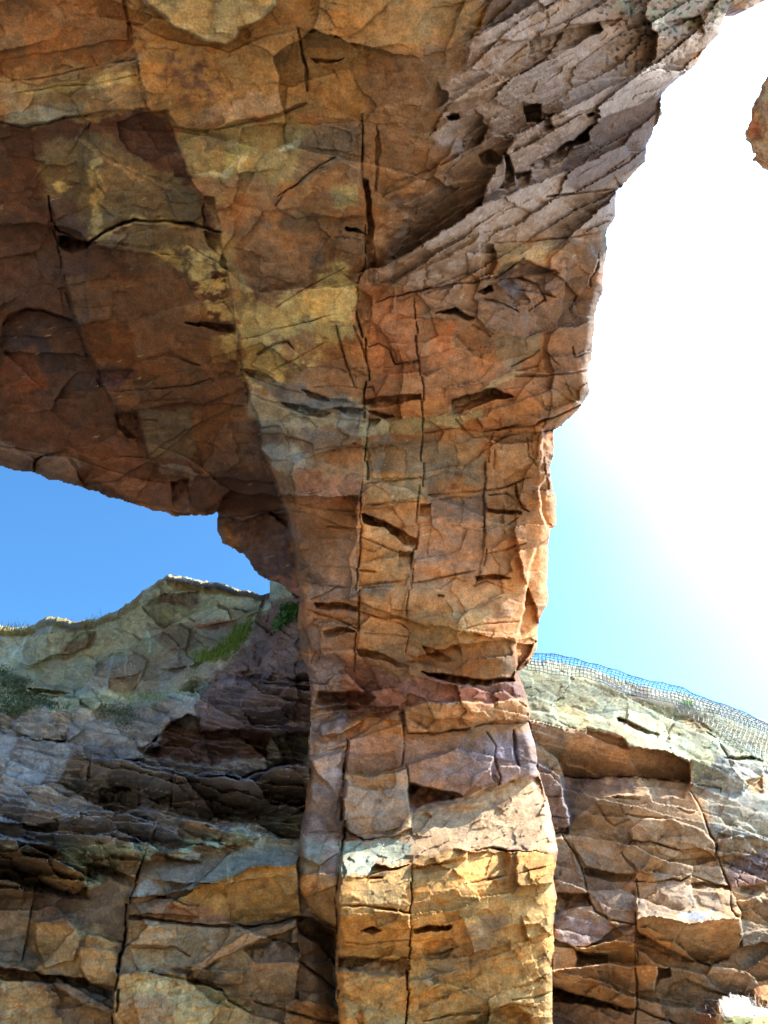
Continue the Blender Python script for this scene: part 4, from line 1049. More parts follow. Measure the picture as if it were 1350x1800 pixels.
B = [
 ('block', peak, -0.35, 0, 0.9, 5),
 ('block', [(255, 1062), (290, 1045), (350, 1042), (348, 1060), (300, 1062)], 0.2, 0, 0, 5),
 ('crack', [(318, 1095), (335, 1108), (332, 1130), (328, 1138)], 2.5, 0.3),
 ('crack', [(338, 1105), (370, 1100), (415, 1092)], 2.5, 0.25),
 ('crack', [(335, 1108), (365, 1120), (390, 1132)], 1.8, 0.2),
 ('block', [(258, 1110), (318, 1098), (334, 1110), (328, 1136), (300, 1140), (262, 1122)], -0.15, 0, -0.3, 4),
 ('block', [(340, 1104), (415, 1098), (412, 1112), (388, 1130), (365, 1118)], -0.12, 0, -0.2, 4),
 ('block', [(20, 1160), (60, 1100), (100, 1097), (170, 1108), (150, 1140), (100, 1152), (50, 1170)], -0.25, 0.0, -0.6, 5),
 ('block', [(112, 1142), (140, 1115), (170, 1108), (160, 1138), (125, 1150)], 0.16, 0, 0, 5),
 ('block', [(185, 1200), (195, 1160), (230, 1145), (262, 1160), (255, 1185), (232, 1216), (190, 1216)], -0.25, 0.0, -0.3, 5),
 ('block', [(192, 1196), (215, 1190), (252, 1182), (236, 1214), (190, 1216)], 0.22, 0, 0.3, 5),
 ('crack', [(170, 1170), (200, 1150), (230, 1148)], 3.0, 0.2),
 ('block', [(285, 1178), (320, 1172), (358, 1163), (350, 1172), (320, 1182)], 0.3, 0, 0, 4),
 ('block', [(45, 1202), (70, 1197), (85, 1205), (130, 1212), (132, 1224), (100, 1224), (50, 1218)], -0.35, 0, -0.5, 5),
 ('block', [(50, 1212), (80, 1212), (130, 1218), (125, 1228), (60, 1222)], 0.4, 0, 0, 4),
 ('block', [(135, 1216), (160, 1212), (182, 1236), (170, 1250), (140, 1235)], -0.2, 0, -0.4, 5),
 ('block', [(20, 1270), (50, 1245), (95, 1247), (150, 1285), (120, 1300), (60, 1300), (25, 1285)], -0.3, 0, -0.7, 5),
 ('block', purple, -0.45, 0.0, 0.4, 4),
 ('block', [(352, 1288), (420, 1284), (474, 1290), (560, 1288), (560, 1335), (500, 1330), (470, 1330), (420, 1332), (380, 1345), (340, 1345), (255, 1326), (270, 1302), (300, 1272), (330, 1256), (352, 1262)], 0.75, 0, -0.3, 6),
 ('block', [(236, 1296), (262, 1280), (300, 1255), (340, 1240), (352, 1262), (330, 1258), (300, 1274), (268, 1304), (250, 1318)], -0.2, 0, 0, 5),
 ('block', [(268, 1305), (290, 1297), (300, 1302), (286, 1316), (262, 1312)], -0.5, 0.0, -0.8, 5),
 ('block', [(466, 1320), (480, 1297), (496, 1325), (492, 1345), (472, 1344)], -0.7, 0, 0.0, 4),
 ('block', [(340, 1335), (400, 1330), (440, 1318), (468, 1325), (470, 1350), (420, 1366), (372, 1362)], -0.25, 0, -1.1, 5),
 ('block', [(190, 1310), (240, 1312), (258, 1332), (212, 1336)], -0.2, 0, -0.4, 5),
 ('block', slab_a, -0.45, 0, 1.6, 4),
 ('block', [(160, 1330), (215, 1336), (180, 1360), (150, 1372)], 0.1, -0.4, 0, 5),
 ('block', [(174, 1388), (216, 1381), (270, 1408), (302, 1396), (302, 1424), (250, 1424), (176, 1408)], 0.55, 0, 0, 5),
 ('block', slab_b, -0.5, 0, 2.3, 4),
 ('block', [(385, 1370), (420, 1370), (482, 1350), (548, 1340), (548, 1366), (480, 1374), (420, 1388)], -0.02, 0, -1.3, 5),
 ('crack', [(309, 1353), (303, 1396), (300, 1424)], 2.8, 0.5),
 ('block', [(300, 1416), (360, 1426), (430, 1438), (482, 1427), (548, 1404), (548, 1424), (470, 1446), (400, 1450), (320, 1436)], 0.55, 0, -0.5, 6),
 ('block', [(-60, 1392), (0, 1396), (92, 1420), (140, 1428), (140, 1438), (100, 1446), (60, 1452), (-60, 1440)], -0.4, 0, -0.4, 4),
 ('block', [(-60, 1440), (0, 1446), (58, 1453), (96, 1457), (100, 1488), (60, 1480), (0, 1464), (-60, 1460)], 0.6, 0, -0.3, 5),
 ('block', slab_d, -0.35, 0.05, 1.2, 4),
 ('block', [(98, 1442), (140, 1426), (150, 1460), (150, 1515), (104, 1482)], 0.15, -0.35, 0, 5),
 ('block', [(200, 1478), (235, 1472), (262, 1490), (240, 1494), (205, 1490)], 0.25, 0, 0, 5),
 ('block', [(150, 1488), (200, 1478), (212, 1500), (202, 1526), (160, 1520), (148, 1505)], -0.12, 0, 0.3, 5),
 ('block', [(205, 1500), (240, 1490), (256, 1495), (240, 1545), (205, 1530)], -0.1, 0.2, 0.3, 5),
 ('block', [(152, 1520), (200, 1528), (238, 1546), (232, 1560), (190, 1540), (156, 1532)], 0.22, 0, 0, 4),
 ('block', slab_e, -0.30, 0.0, 0.5, 4),
 ('block', [(68, 1540), (92, 1530), (96, 1506), (150, 1524), (153, 1555), (130, 1570), (92, 1562)], -0.10, 0, 0.35, 4),
 ('block', [(70, 1545), (92, 1563), (130, 1572), (155, 1558), (156, 1580), (110, 1580), (72, 1560)], 0.25, 0, 0, 4),
 ('crack', [(255, 1495), (242, 1545), (229, 1572), (222, 1650), (211, 1690), (201, 1750), (200, 1810), (200, 1900)], 2.4, 0.28),
 ('step', [(255, 1495), (242, 1545), (229, 1572), (222, 1650), (211, 1690), (201, 1750), (200, 1810)], -0.14, 110, 2),
 ('crack', [(64, 1540), (55, 1600), (46, 1650), (38, 1692)], 2.0, 0.2),
 ('step', [(64, 1540), (55, 1600), (46, 1650), (38, 1692)], 0.12, 70, 2),
 ('block', [(-60, 1702), (0, 1702), (60, 1708), (105, 1716), (150, 1718), (170, 1735), (200, 1744), (200, 1758), (150, 1738), (100, 1728), (50, 1724), (-60, 1716)], 0.25, 0, 0, 6),
 ('block', [(98, 1718), (130, 1735), (160, 1755), (200, 1772), (200, 1780), (150, 1768), (110, 1742), (95, 1730)], -0.22, 0, 0, 4),
 ('block', [(60, 1620), (130, 1612), (140, 1660), (130, 1690), (80, 1700), (65, 1670)], -0.12, 0, 0.1, 8),
 ('block', [(150, 1640), (215, 1655), (212, 1672), (150, 1668)], -0.1, 0, 0.2, 5),
 ('block', [(140, 1665), (210, 1672), (200, 1735), (160, 1730), (140, 1700)], -0.16, 0, 0.12, 8),
 ('block', wedge, -0.22, 0, 0.55, 4),
 ('block', wedge_top, -0.20, 0, -0.55, 5),
 ('crack', [(262, 1572), (300, 1580), (330, 1592), (350, 1590)], 2.0, 0.12),
 ('block', [(226, 1582), (262, 1574), (345, 1590), (350, 1612), (300, 1606), (228, 1608)], -0.16, 0, 0.1, 4),
 ('crack', [(230, 1610), (310, 1622), (380, 1628), (450, 1629), (528, 1612)], 3.2, 0.25),
 ('block', [(225, 1616), (310, 1622), (314, 1664), (220, 1661)], -0.13, 0, 0.12, 4),
 ('crack', [(218, 1664), (310, 1668), (335, 1682)], 1.8, 0.12),
 ('block', [(332, 1700), (400, 1660), (430, 1640), (462, 1635), (520, 1618), (524, 1630), (470, 1648), (432, 1664), (350, 1705)], -0.16, 0, 0.1, 4),
 ('block', [(428, 1670), (460, 1650), (524, 1660), (526, 1690), (450, 1692)], 0.14, 0, 0, 4),
 ('block', [(200, 1712), (262, 1708), (330, 1712), (330, 1728), (395, 1742), (400, 1760), (440, 1780), (500, 1800), (500, 2000), (200, 2000)], -0.22, 0, 0.06, 4),
 ('crack', [(262, 1708), (330, 1722), (390, 1740), (400, 1758), (442, 1782)], 2.2, 0.2),
 ('block', [(335, 1702), (432, 1706), (428, 1730), (395, 1732), (340, 1720)], -0.15, 0, 0.3, 4),
 ('block', [(520, 1615), (548, 1612), (592, 1640), (592, 1696), (562, 1660), (530, 1645)], 0.6, 0, 0, 6),
 ('block', [(524, 1640), (555, 1650), (590, 1690), (590, 1750), (540, 1700), (524, 1690)], 0.12, 0.3, 0, 5),
 ('block', [(526, 1740), (560, 1745), (598, 1775), (598, 1796), (560, 1782), (528, 1765)], -0.22, 0, 0, 4),
 ('crack', [(525, 1690), (560, 1715), (592, 1742)], 2.4, 0.22),
 ('crack', [(445, 1760), (480, 1770), (530, 1785), (595, 1800)], 2.2, 0.15),
 # little slabs right of the steps
 ('block', [(316, 1438), (392, 1455), (386, 1474), (318, 1458)], -0.28, 0, 0.0, 3),
 ('block', [(268, 1444), (300, 1448), (345, 1472), (396, 1480), (396, 1490), (330, 1484), (272, 1470)], -0.22, 0, -0.3, 4),
 ('block', [(262, 1475), (320, 1490), (355, 1500), (350, 1512), (300, 1505), (262, 1490)], -0.22, 0, 0, 4),
 ('crack', [(262, 1496), (300, 1508), (352, 1516)], 2.5, 0.2),
 ('block', [(388, 1458), (430, 1452), (440, 1470), (400, 1490), (388, 1480)], -0.18, 0, -0.2, 5),
 ('crack', [(378, 1450), (420, 1452), (460, 1448)], 2.5, 0.25),
]
apply_features(G, B)
sd = poly_sd(G['WX'], G['WY'], lc_outline)
H += 0.25 * np.clip(1 - sd / 14.0, 0, 1.2) ** 2 * (sd > -30)
H += sstep(548, 596, X) * np.where(Y < 1500, 1.3, 0.35)
T = lc_T(X, Y) + H
lc_probe = make_probe(G, T)
strokes = [
 ([(-330, 1000), (700, 1000), (700, 1200), (340, 1230), (180, 1260), (-330, 1300)], LICHEN, 16, 1.0),
 ([(-330, 1250), (180, 1250), (340, 1225), (540, 1300), (540, 1430), (260, 1490), (100, 1480), (-330, 1500)], (0.40, 0.40, 0.405), 14, 1.0),
 ([(130, 1300), (540, 1330), (540, 1460), (260, 1490), (-330, 1480), (-330, 1400), (120, 1400)], (0.29, 0.265, 0.26), 14, 0.8),
 ([(150, 1210), (170, 1170), (250, 1150), (410, 1150), (380, 1200), (260, 1220)], (0.46, 0.44, 0.41), 10, 0.8),
 ([(255, 1100), (330, 1090), (415, 1095), (400, 1135), (320, 1145), (262, 1125)], (0.33, 0.31, 0.28), 8, 0.8),
 ([(340, 1102), (415, 1090), (415, 1098), (345, 1108)], (0.30, 0.16, 0.10), 3, 0.8),
 ([(255, 1062), (290, 1045), (352, 1042), (348, 1065), (290, 1066)], (0.29, 0.22, 0.175), 5, 0.8),
 ([(286, 1014), (345, 1024), (470, 1050), (460, 1058), (380, 1046), (300, 1034)], (0.36, 0.26, 0.11), 3, 0.9),
 ([(-330, 1095), (0, 1100), (55, 1100), (80, 1090), (200, 1082), (242, 1044), (290, 1012), (284, 1026), (245, 1058), (222, 1078), (200, 1096), (145, 1108), (80, 1102), (55, 1114), (0, 1116), (-330, 1104)], (0.27, 0.22, 0.085), 4, 0.9),
 ([(100, 1150), (112, 1140), (170, 1108), (160, 1145), (110, 1155)], (0.28, 0.21, 0.16), 6, 0.7),
 ([(190, 1195), (250, 1180), (236, 1216), (190, 1216)], (0.34, 0.24, 0.13), 5, 0.8),
 ([(415, 1065), (475, 1055), (440, 1095), (410, 1100)], (0.33, 0.28, 0.2), 8, 0.7),
 ([(340, 1220), (400, 1170), (440, 1110), (480, 1060), (700, 1050), (700, 1310), (470, 1300), (350, 1290)], PURPLE, 12, 1.0),
 ([(440, 1110), (480, 1055), (530, 1040), (530, 1070), (490, 1120)], (0.24, 0.165, 0.16), 10, 0.8),
 ([(350, 1280), (480, 1288), (470, 1330), (330, 1345), (260, 1320), (300, 1270)], (0.15, 0.075, 0.055), 8, 0.9),
 (slab_b, (0.22, 0.17, 0.15), 5, 0.9),
 ([(-330, 1480), (100, 1490), (150, 1560), (250, 1500), (360, 1500), (700, 1400), (700, 2700), (-330, 2700)], (0.21, 0.135, 0.08), 14, 1.0),
 ([(310, 1440), (395, 1456), (388, 1476), (316, 1460)], (0.33, 0.21, 0.12), 4, 0.9),
 ([(150, 1500), (255, 1495), (235, 1570), (150, 1530)], (0.34, 0.22, 0.12), 6, 0.7),
 ([(70, 1540), (150, 1524), (153, 1570), (90, 1565)], (0.38, 0.25, 0.115), 5, 0.8),
 ([(0, 1540), (60, 1545), (40, 1700), (0, 1700)], (0.18, 0.125, 0.08), 8, 0.8),
 ([(60, 1550), (140, 1560), (110, 1650), (60, 1640)], (0.14, 0.085, 0.06), 12, 0.8),
 ([(60, 1620), (210, 1640), (210, 1740), (70, 1700)], (0.38, 0.24, 0.105), 12, 0.8),
 ([(225, 1570), (350, 1480), (400, 1500), (330, 1575)], (0.26, 0.20, 0.145), 8, 0.9),
 (wedge_top, (0.31, 0.30, 0.235), 6, 0.9),
 (wedge, (0.46, 0.255, 0.085), 4, 1.0),
 ([(260, 1585), (400, 1600), (400, 1630), (280, 1615)], (0.36, 0.17, 0.085), 6, 0.8),
 ([(225, 1618), (440, 1630), (440, 1700), (215, 1700)], (0.30, 0.195, 0.10), 8, 0.9),
 ([(332, 1704), (400, 1660), (462, 1635), (524, 1614), (524, 1632), (470, 1650), (350, 1706)], (0.42, 0.25, 0.13), 4, 0.9),
 ([(200, 1712), (330, 1715), (500, 1790), (500, 2000), (200, 2000)], (0.46, 0.30, 0.12), 8, 0.9),
 ([(205, 1755), (300, 1740), (310, 1800), (205, 1900)], (0.33, 0.18, 0.09), 14, 0.7),
 ([(0, 1715), (80, 1735), (110, 1810), (0, 1900)], (0.42, 0.27, 0.12), 14, 0.8),
 ([(100, 1716), (200, 1742), (200, 1762), (150, 1745)], (0.13, 0.12, 0.10), 4, 0.8),
 ([(390, 1700), (590, 1690), (600, 1900), (440, 1780)], (0.34, 0.19, 0.085), 10, 0.8),
]
C = paint(G, LICHEN, strokes, 140)
for sd_, am_, mk_ in ((111, 0.18, low), (112, 0.16, low), (114, 0.18, mid), (115, 0.16, mid), (117, 0.16, top), (118, 0.12, top), (120, 0.2, gully)):
    C = tint(C, mk_, sd_, am_, 0.05)
# pale crusts of lichen on the upper slabs
cr = (top * (1 - gully)) * sstep(6, 30, sd) * sstep(0.30, 0.45, fbm(X / 7, Y / 4, 141, 4, 0.65))
C = C * (1 - 0.7 * cr[..., None]) + np.array((0.58, 0.63, 0.54)) * 0.7 * cr[..., None]
C = np.clip(C, 0.012, 0.75)
left_cliff = empty("sea_cliff", (-3.0, 10.0, 0.0), "shelving left cliff with grassy top behind the arch pillar", "cliff")
rock_sheet(G, T, C, lc_outline, left_cliff, [
 ("peak", peak + [], "pale lichened summit block"),
 ("purple_face", purple, "dark purple rock face"),
 ("gully", [(342, 1225), (350, 1200), (420, 1140), (470, 1060), (476, 1010), (520, 1000), (640, 1000), (640, 1200), (470, 1196), (400, 1192)], "dark crumbling gully beside the pillar"),
 ("slab", slab_a, None), ("slab", slab_b, "long dark overhanging slab"), ("slab", slab_d, None), ("slab", slab_e, None),
 ("wedge", wedge, "orange wedge of rock"),
 ("lower_wall", [(-330, 1560), (60, 1550), (150, 1560), (240, 1500), (340, 1500), (540, 1410), (700, 1400), (700, 2700), (-330, 2700)], None),
 ("terrace", [(-330, 1260), (180, 1255), (340, 1215), (700, 1300), (700, 1420), (240, 1500), (100, 1570), (-330, 1570)], "dark shelving terrace"),
], "upper_slope", 4.0, 171, 1.3)
# added wall outside the frame, blocks sky light to darken the left ceiling
ys_, zs_ = np.meshgrid(np.linspace(-9, 11, 220), np.linspace(-0.4, 11.0, 140))
d_ = facets(ys_ * 110, zs_ * -110, 150, 10, 1.6, 0.2, 0.45, 151) + facets(ys_ * 110, zs_ * -110, 55, 10, 1.8, 0.06, 0.14, 152) + 0.3 * fbm(ys_ / 4, zs_ / 4, 153, 4)
V_ = np.stack([-9.4 - 0.05 * zs_ + d_, ys_, zs_], -1).reshape(-1, 3)
i_ = np.arange(len(V_)).reshape(ys_.shape)
q_ = np.stack([i_[:-1, :-1], i_[:-1, 1:], i_[1:, 1:], i_[1:, :-1]], -1).reshape(-1, 4)
c_ = np.clip(np.array((0.20, 0.13, 0.085)) * (1 + 0.5 * fbm(ys_ * 1.5, zs_ * 1.5, 154, 4).reshape(-1, 1)), 0.02, 0.6)
mesh_object("added_blocker_wall", V_, q_, c_, ROCK, left_cliff)
del G, X, Y, H, T, C

# ================================================================ the right cliff
rc_outline = [(860, 1150), (935, 1171), (960, 1172), (990, 1177), (1022, 1181), (1055, 1190), (1090, 1204), (1130, 1217), (1180, 1226), (1230, 1240), (1270, 1250), (1320, 1268), (1350, 1280), (1500, 1340), (1700, 1450), (1700, 2700), (860, 2700)]
rc_T = tps(depth_ctrl([
    (900, 1800, 11.0), (1150, 1800, 11.0), (1350, 1800, 10.9), (900, 2300, 10.6), (1350, 2300, 10.4), (1000, 1700, 11.2), (1350, 1700, 11.3), (1200, 1650, 11.2), (960, 1600, 11.6), (1350, 1600, 11.7), (1150, 1560, 11.6),
    (960, 1480, 12.1), (1150, 1470, 12.0), (1350, 1480, 12.3), (980, 1380, 12.5), (1150, 1385, 12.4), (1350, 1390, 13.0),
    (940, 1290, 12.6), (1100, 1310, 12.6), (1250, 1330, 13.3), (1350, 1330, 13.9), (940, 1200, 14.6), (1060, 1220, 14.4), (1200, 1260, 14.4), (1350, 1290, 14.8), (930, 1170, 15.2), (1500, 1500, 12.4), (1500, 1340, 15)]))
G = make_grid(axis(860, 1640, 885, 1356, STEP), axis(1140, 2620, 1160, 1806, STEP), 203)
X, Y, H = G['X'], G['Y'], G['H']
lip = [(930, 1268), (962, 1272), (1010, 1282), (1050, 1286), (1098, 1299), (1106, 1312), (1150, 1318), (1186, 1328), (1212, 1340)]
topm = region_mask(G, [(840, 1120), (1700, 1120), (1700, 1480), (1350, 1400), (1290, 1400), (1210, 1375)] + lip[::-1] + [(840, 1250)], 7)
face = np.clip(1 - topm, 0, 1)
H += topm * facets(X, Y, 52, 22, 2.2, 0.09, 0.24, 211, bias=0.25, warp=0.3)
H += topm * facets(X, Y, 20, 24, 2.4, 0.03, 0.08, 212, bias=0.05, warp=0.35)
H += topm * facets(X, Y, 9, 24, 2.4, 0.008, 0.03, 213, warp=0.4)
H += face * facets(X, Y, 84, 14, 1.9, 0.09, 0.22, 214, bias=0.30, groove=0.01, warp=0.22)
p2 = 0.25 + 0.75 * sstep(-0.08, 0.25, fbm(X / 110, Y / 90, 227, 3))
H += face * p2 * facets(X, Y, 36, 12, 1.9, 0.035, 0.09, 215, bias=0.10, groove=0.008, warp=0.3)
H += face * facets(X, Y, 14, 14, 2.2, 0.006, 0.026, 216, warp=0.4)
H += 0.05 * fbm(X / 110, Y / 100, 231, 3)
H += 0.009 * fbm(X / 22, Y / 18, 232, 4, 0.6)
H += 0.003 * noise(X / 4.2, Y / 3.6, 234)
under = lip + [(1210, 1376), (1150, 1369), (1090, 1366), (1030, 1371), (992, 1366), (978, 1332), (940, 1302)]
big = [(1118, 1612), (1160, 1612), (1225, 1620), (1300, 1614), (1303, 1640), (1300, 1662), (1275, 1690), (1250, 1696), (1200, 1682), (1168, 1664), (1124, 1640)]
big_top = [(1118, 1560), (1180, 1548), (1285, 1565), (1302, 1602), (1300, 1616), (1225, 1622), (1160, 1614), (1118, 1612)]
p4 = [(970, 1706), (1068, 1694), (1120, 1698), (1156, 1700), (1154, 1722), (1148, 1741), (1119, 1745), (1115, 1771), (1080, 1766), (1040, 1752), (970, 1734)]
p3 = [(1010, 1668), (1060, 1660), (1082, 1654), (1118, 1658), (1118, 1692), (1068, 1688), (1064, 1676), (1012, 1672)]
colm = [(944, 1340), (985, 1364), (990, 1400), (1000, 1440), (1000, 1460), (970, 1466), (944, 1440)]
plate1 = [(1105, 1462), (1130, 1440), (1182, 1440), (1240, 1460), (1258, 1485), (1256, 1506), (1226, 1490), (1200, 1494), (1160, 1482), (1112, 1474)]
D = [
 ('block', under, 0.30, 0.0, 1.6, 3),
 ('block', [(840, 1240)] + lip + [(1212, 1330), (1150, 1300), (1090, 1270), (1000, 1258), (930, 1250)], -0.35, 0, 0, 6),
 ('block', [(992, 1366), (1030, 1371), (1090, 1367), (1150, 1370), (1210, 1377), (1200, 1400), (1100, 1395), (1060, 1400), (1000, 1450), (990, 1400)], 0.32, 0, -0.3, 10),
 ('crack', [(992, 1366), (1030, 1372), (1090, 1367), (1150, 1370), (1210, 1377)], 2.5, 0.2),
 ('block', colm, -0.30, 0, 0, 4),
 ('crack', [(944, 1400), (990, 1400)], 2.0, 0.1), ('crack', [(960, 1432), (1000, 1440)], 2.0, 0.12),
 ('block', [(970, 1458), (1000, 1456), (998, 1470), (972, 1472)], 0.25, 0, 0, 4),
 ('crack', [(1112, 1402), (1090, 1400), (1078, 1402)], 2.0, 0.15),
 ('crack', [(1075, 1402), (1100, 1404), (1122, 1406)], 2.2, 0.2),
 ('crack', [(985, 1462), (1010, 1500), (1024, 1532), (1034, 1580), (1046, 1602), (1075, 1618), (1105, 1624), (1120, 1625)], 2.0, 0.2),
 ('step', [(985, 1462), (1010, 1500), (1024, 1532), (1034, 1580), (1046, 1602)], 0.10, 80, 2),
 ('crack', [(1206, 1376), (1230, 1420), (1256, 1482), (1265, 1520), (1284, 1560), (1286, 1600), (1300, 1616)], 1.8, 0.2),
 ('step', [(1206, 1376), (1230, 1420), (1256, 1482), (1265, 1520), (1284, 1560)], 0.10, 80, 2),
 ('crack', [(1116, 1545), (1120, 1600), (1118, 1660), (1118, 1740), (1118, 1810), (1118, 1900)], 1.8, 0.18),
 ('crack', [(1050, 1412), (1065, 1440), (1080, 1452), (1105, 1440)], 1.8, 0.12),
 ('crack', [(1090, 1415), (1095, 1430), (1130, 1437), (1165, 1440)], 2.2, 0.14),
 ('crack', [(1190, 1420), (1210, 1428), (1226, 1428)], 2.0, 0.14),
 ('block', plate1, -0.16, 0, 0.10, 3),
 ('block', [(1020, 1465), (1080, 1460), (1110, 1475), (1092, 1500), (1118, 1536), (1085, 1536), (1026, 1524), (1006, 1480)], -0.10, 0, 0, 3),
 ('block', [(1092, 1498), (1112, 1476), (1160, 1484), (1196, 1497), (1192, 1506), (1162, 1518), (1160, 1526), (1136, 1535), (1120, 1530)], -0.12, 0, 0.05, 3),
 ('block', [(1026, 1528), (1085, 1537), (1118, 1540), (1118, 1552), (1080, 1548), (1030, 1540)], 0.16, 0, 0, 5),
 ('crack', [(1118, 1550), (1160, 1550), (1182, 1545), (1196, 1550), (1216, 1540), (1240, 1548), (1284, 1562)], 2.2, 0.2),
 ('block', [(1120, 1535), (1165, 1515), (1255, 1507), (1282, 1552), (1240, 1546), (1215, 1538), (1182, 1543), (1120, 1549)], 0.05, 0, -0.1, 4),
 ('block', [(1205, 1556), (1240, 1552), (1284, 1556), (1284, 1570), (1230, 1566)], 0.12, 0, 0, 4),
 ('block', big_top, -0.30, 0.0, -0.75, 4),
 ('block', big, -0.50, 0.05, 1.5, 4),
 ('block', [(1120, 1640), (1168, 1664), (1200, 1682), (1250, 1697), (1240, 1712), (1190, 1700), (1150, 1690), (1120, 1668)], 0.35, 0, -0.2, 7),
 ('block', [(970, 1570), (1000, 1572), (1036, 1570), (1038, 1590), (1000, 1598), (975, 1612)], 0.22, 0, 0, 5),
 ('block', [(975, 1620), (1020, 1596), (1046, 1604), (1074, 1620), (1110, 1626), (1080, 1632), (1060, 1655), (1010, 1668), (975, 1650)], -0.12, 0.0, -0.30, 4),
 ('block', p3, -0.30, 0, 1.2, 3),
 ('block', [(970, 1662), (1008, 1668), (1014, 1676), (1012, 1700), (970, 1712)], -0.2, 0, 0, 4),
 ('block', [(1014, 1674), (1066, 1680), (1066, 1692), (1030, 1694), (1012, 1698)], 0.30, 0, 0, 4),
 ('block', [(1120, 1655), (1150, 1668), (1185, 1680), (1180, 1700), (1155, 1700), (1120, 1696)], -0.06, 0.0, 0, 4),
 ('block', p4, -0.42, 0.0, 0.8, 4),
 ('crack', [(1118, 1700), (1119, 1745)], 2, 0.12),
 ('block', [(970, 1736), (1040, 1754), (1080, 1768), (1116, 1773), (1110, 1780), (1060, 1772), (1010, 1760), (970, 1762)], 0.45, 0, 0, 5),
 ('block', [(1155, 1702), (1178, 1700), (1180, 1715), (1160, 1722), (1152, 1735)], 0.2, 0, 0, 4),
 ('crack', [(1205, 1722), (1240, 1738), (1290, 1754)], 2.4, 0.2),
 ('block', [(1205, 1724), (1240, 1740), (1300, 1758), (1300, 1800), (1160, 1760), (1180, 1730)], 0.08, 0, -0.1, 5),
 ('crack', [(1118, 1772), (1150, 1785), (1185, 1798)], 2.0, 0.14),
 ('block', [(1260, 1475), (1300, 1470), (1312, 1478), (1330, 1500), (1310, 1508), (1285, 1500), (1262, 1505)], -0.15, 0, 0, 4),
 ('block', [(1262, 1465), (1296, 1440), (1330, 1460), (1334, 1472), (1304, 1476)], -0.1, 0, -0.2, 4),
 ('block', [(1300, 1558), (1360, 1552), (1420, 1570), (1420, 1590), (1340, 1578), (1300, 1570)], 0.16, 0, 0, 6),
 ('block', [(1295, 1585), (1330, 1578), (1340, 1590), (1305, 1602)], -0.15, 0, 0.1, 4),
 ('block', [(1300, 1640), (1340, 1635), (1420, 1630), (1420, 1660), (1340, 1660), (1305, 1665)], -0.2, 0, 0.2, 4),
 ('block', [(1310, 1370), (1340, 1368), (1340, 1392), (1322, 1398), (1308, 1388)], 0.12, 0, 0.1, 4),
 ('crack', [(1215, 1378), (1268, 1385), (1266, 1392)], 2.0, 0.15),
 ('block', [(1085, 1262), (1130, 1280), (1160, 1292), (1130, 1298), (1100, 1285), (1085, 1272)], 0.25, 0, 0, 6),
 ('block', [(1106, 1217), (1140, 1222), (1128, 1232), (1106, 1228)], 0.25, 0, 0, 5),
 ('block', [(1185, 1260), (1230, 1260), (1252, 1285), (1210, 1280), (1180, 1268)], 0.12, 0, 0.3, 5),
 ('block', [(1270, 1332), (1320, 1330), (1338, 1338), (1320, 1342)], 0.2, 0, 0, 5),
 ('crack', [(1240, 1285), (1262, 1300), (1285, 1345)], 2, 0.15),
]
apply_features(G, D)
ck = facets(X, Y, 17, 24, 1.7, 0.03, 0.05, 217, groove=0.07, warp=0.2)
H += ck * region_mask(G, [(1270, 1510), (1360, 1480), (1480, 1520), (1480, 1560), (1340, 1560), (1290, 1560)], 10)
sd = poly_sd(G['WX'], G['WY'], rc_outline)
H += 0.2 * np.clip(1 - sd / 14.0, 0, 1.2) ** 2 * (sd > -30)
T = rc_T(X, Y) + H
rc_probe = make_probe(G, T)
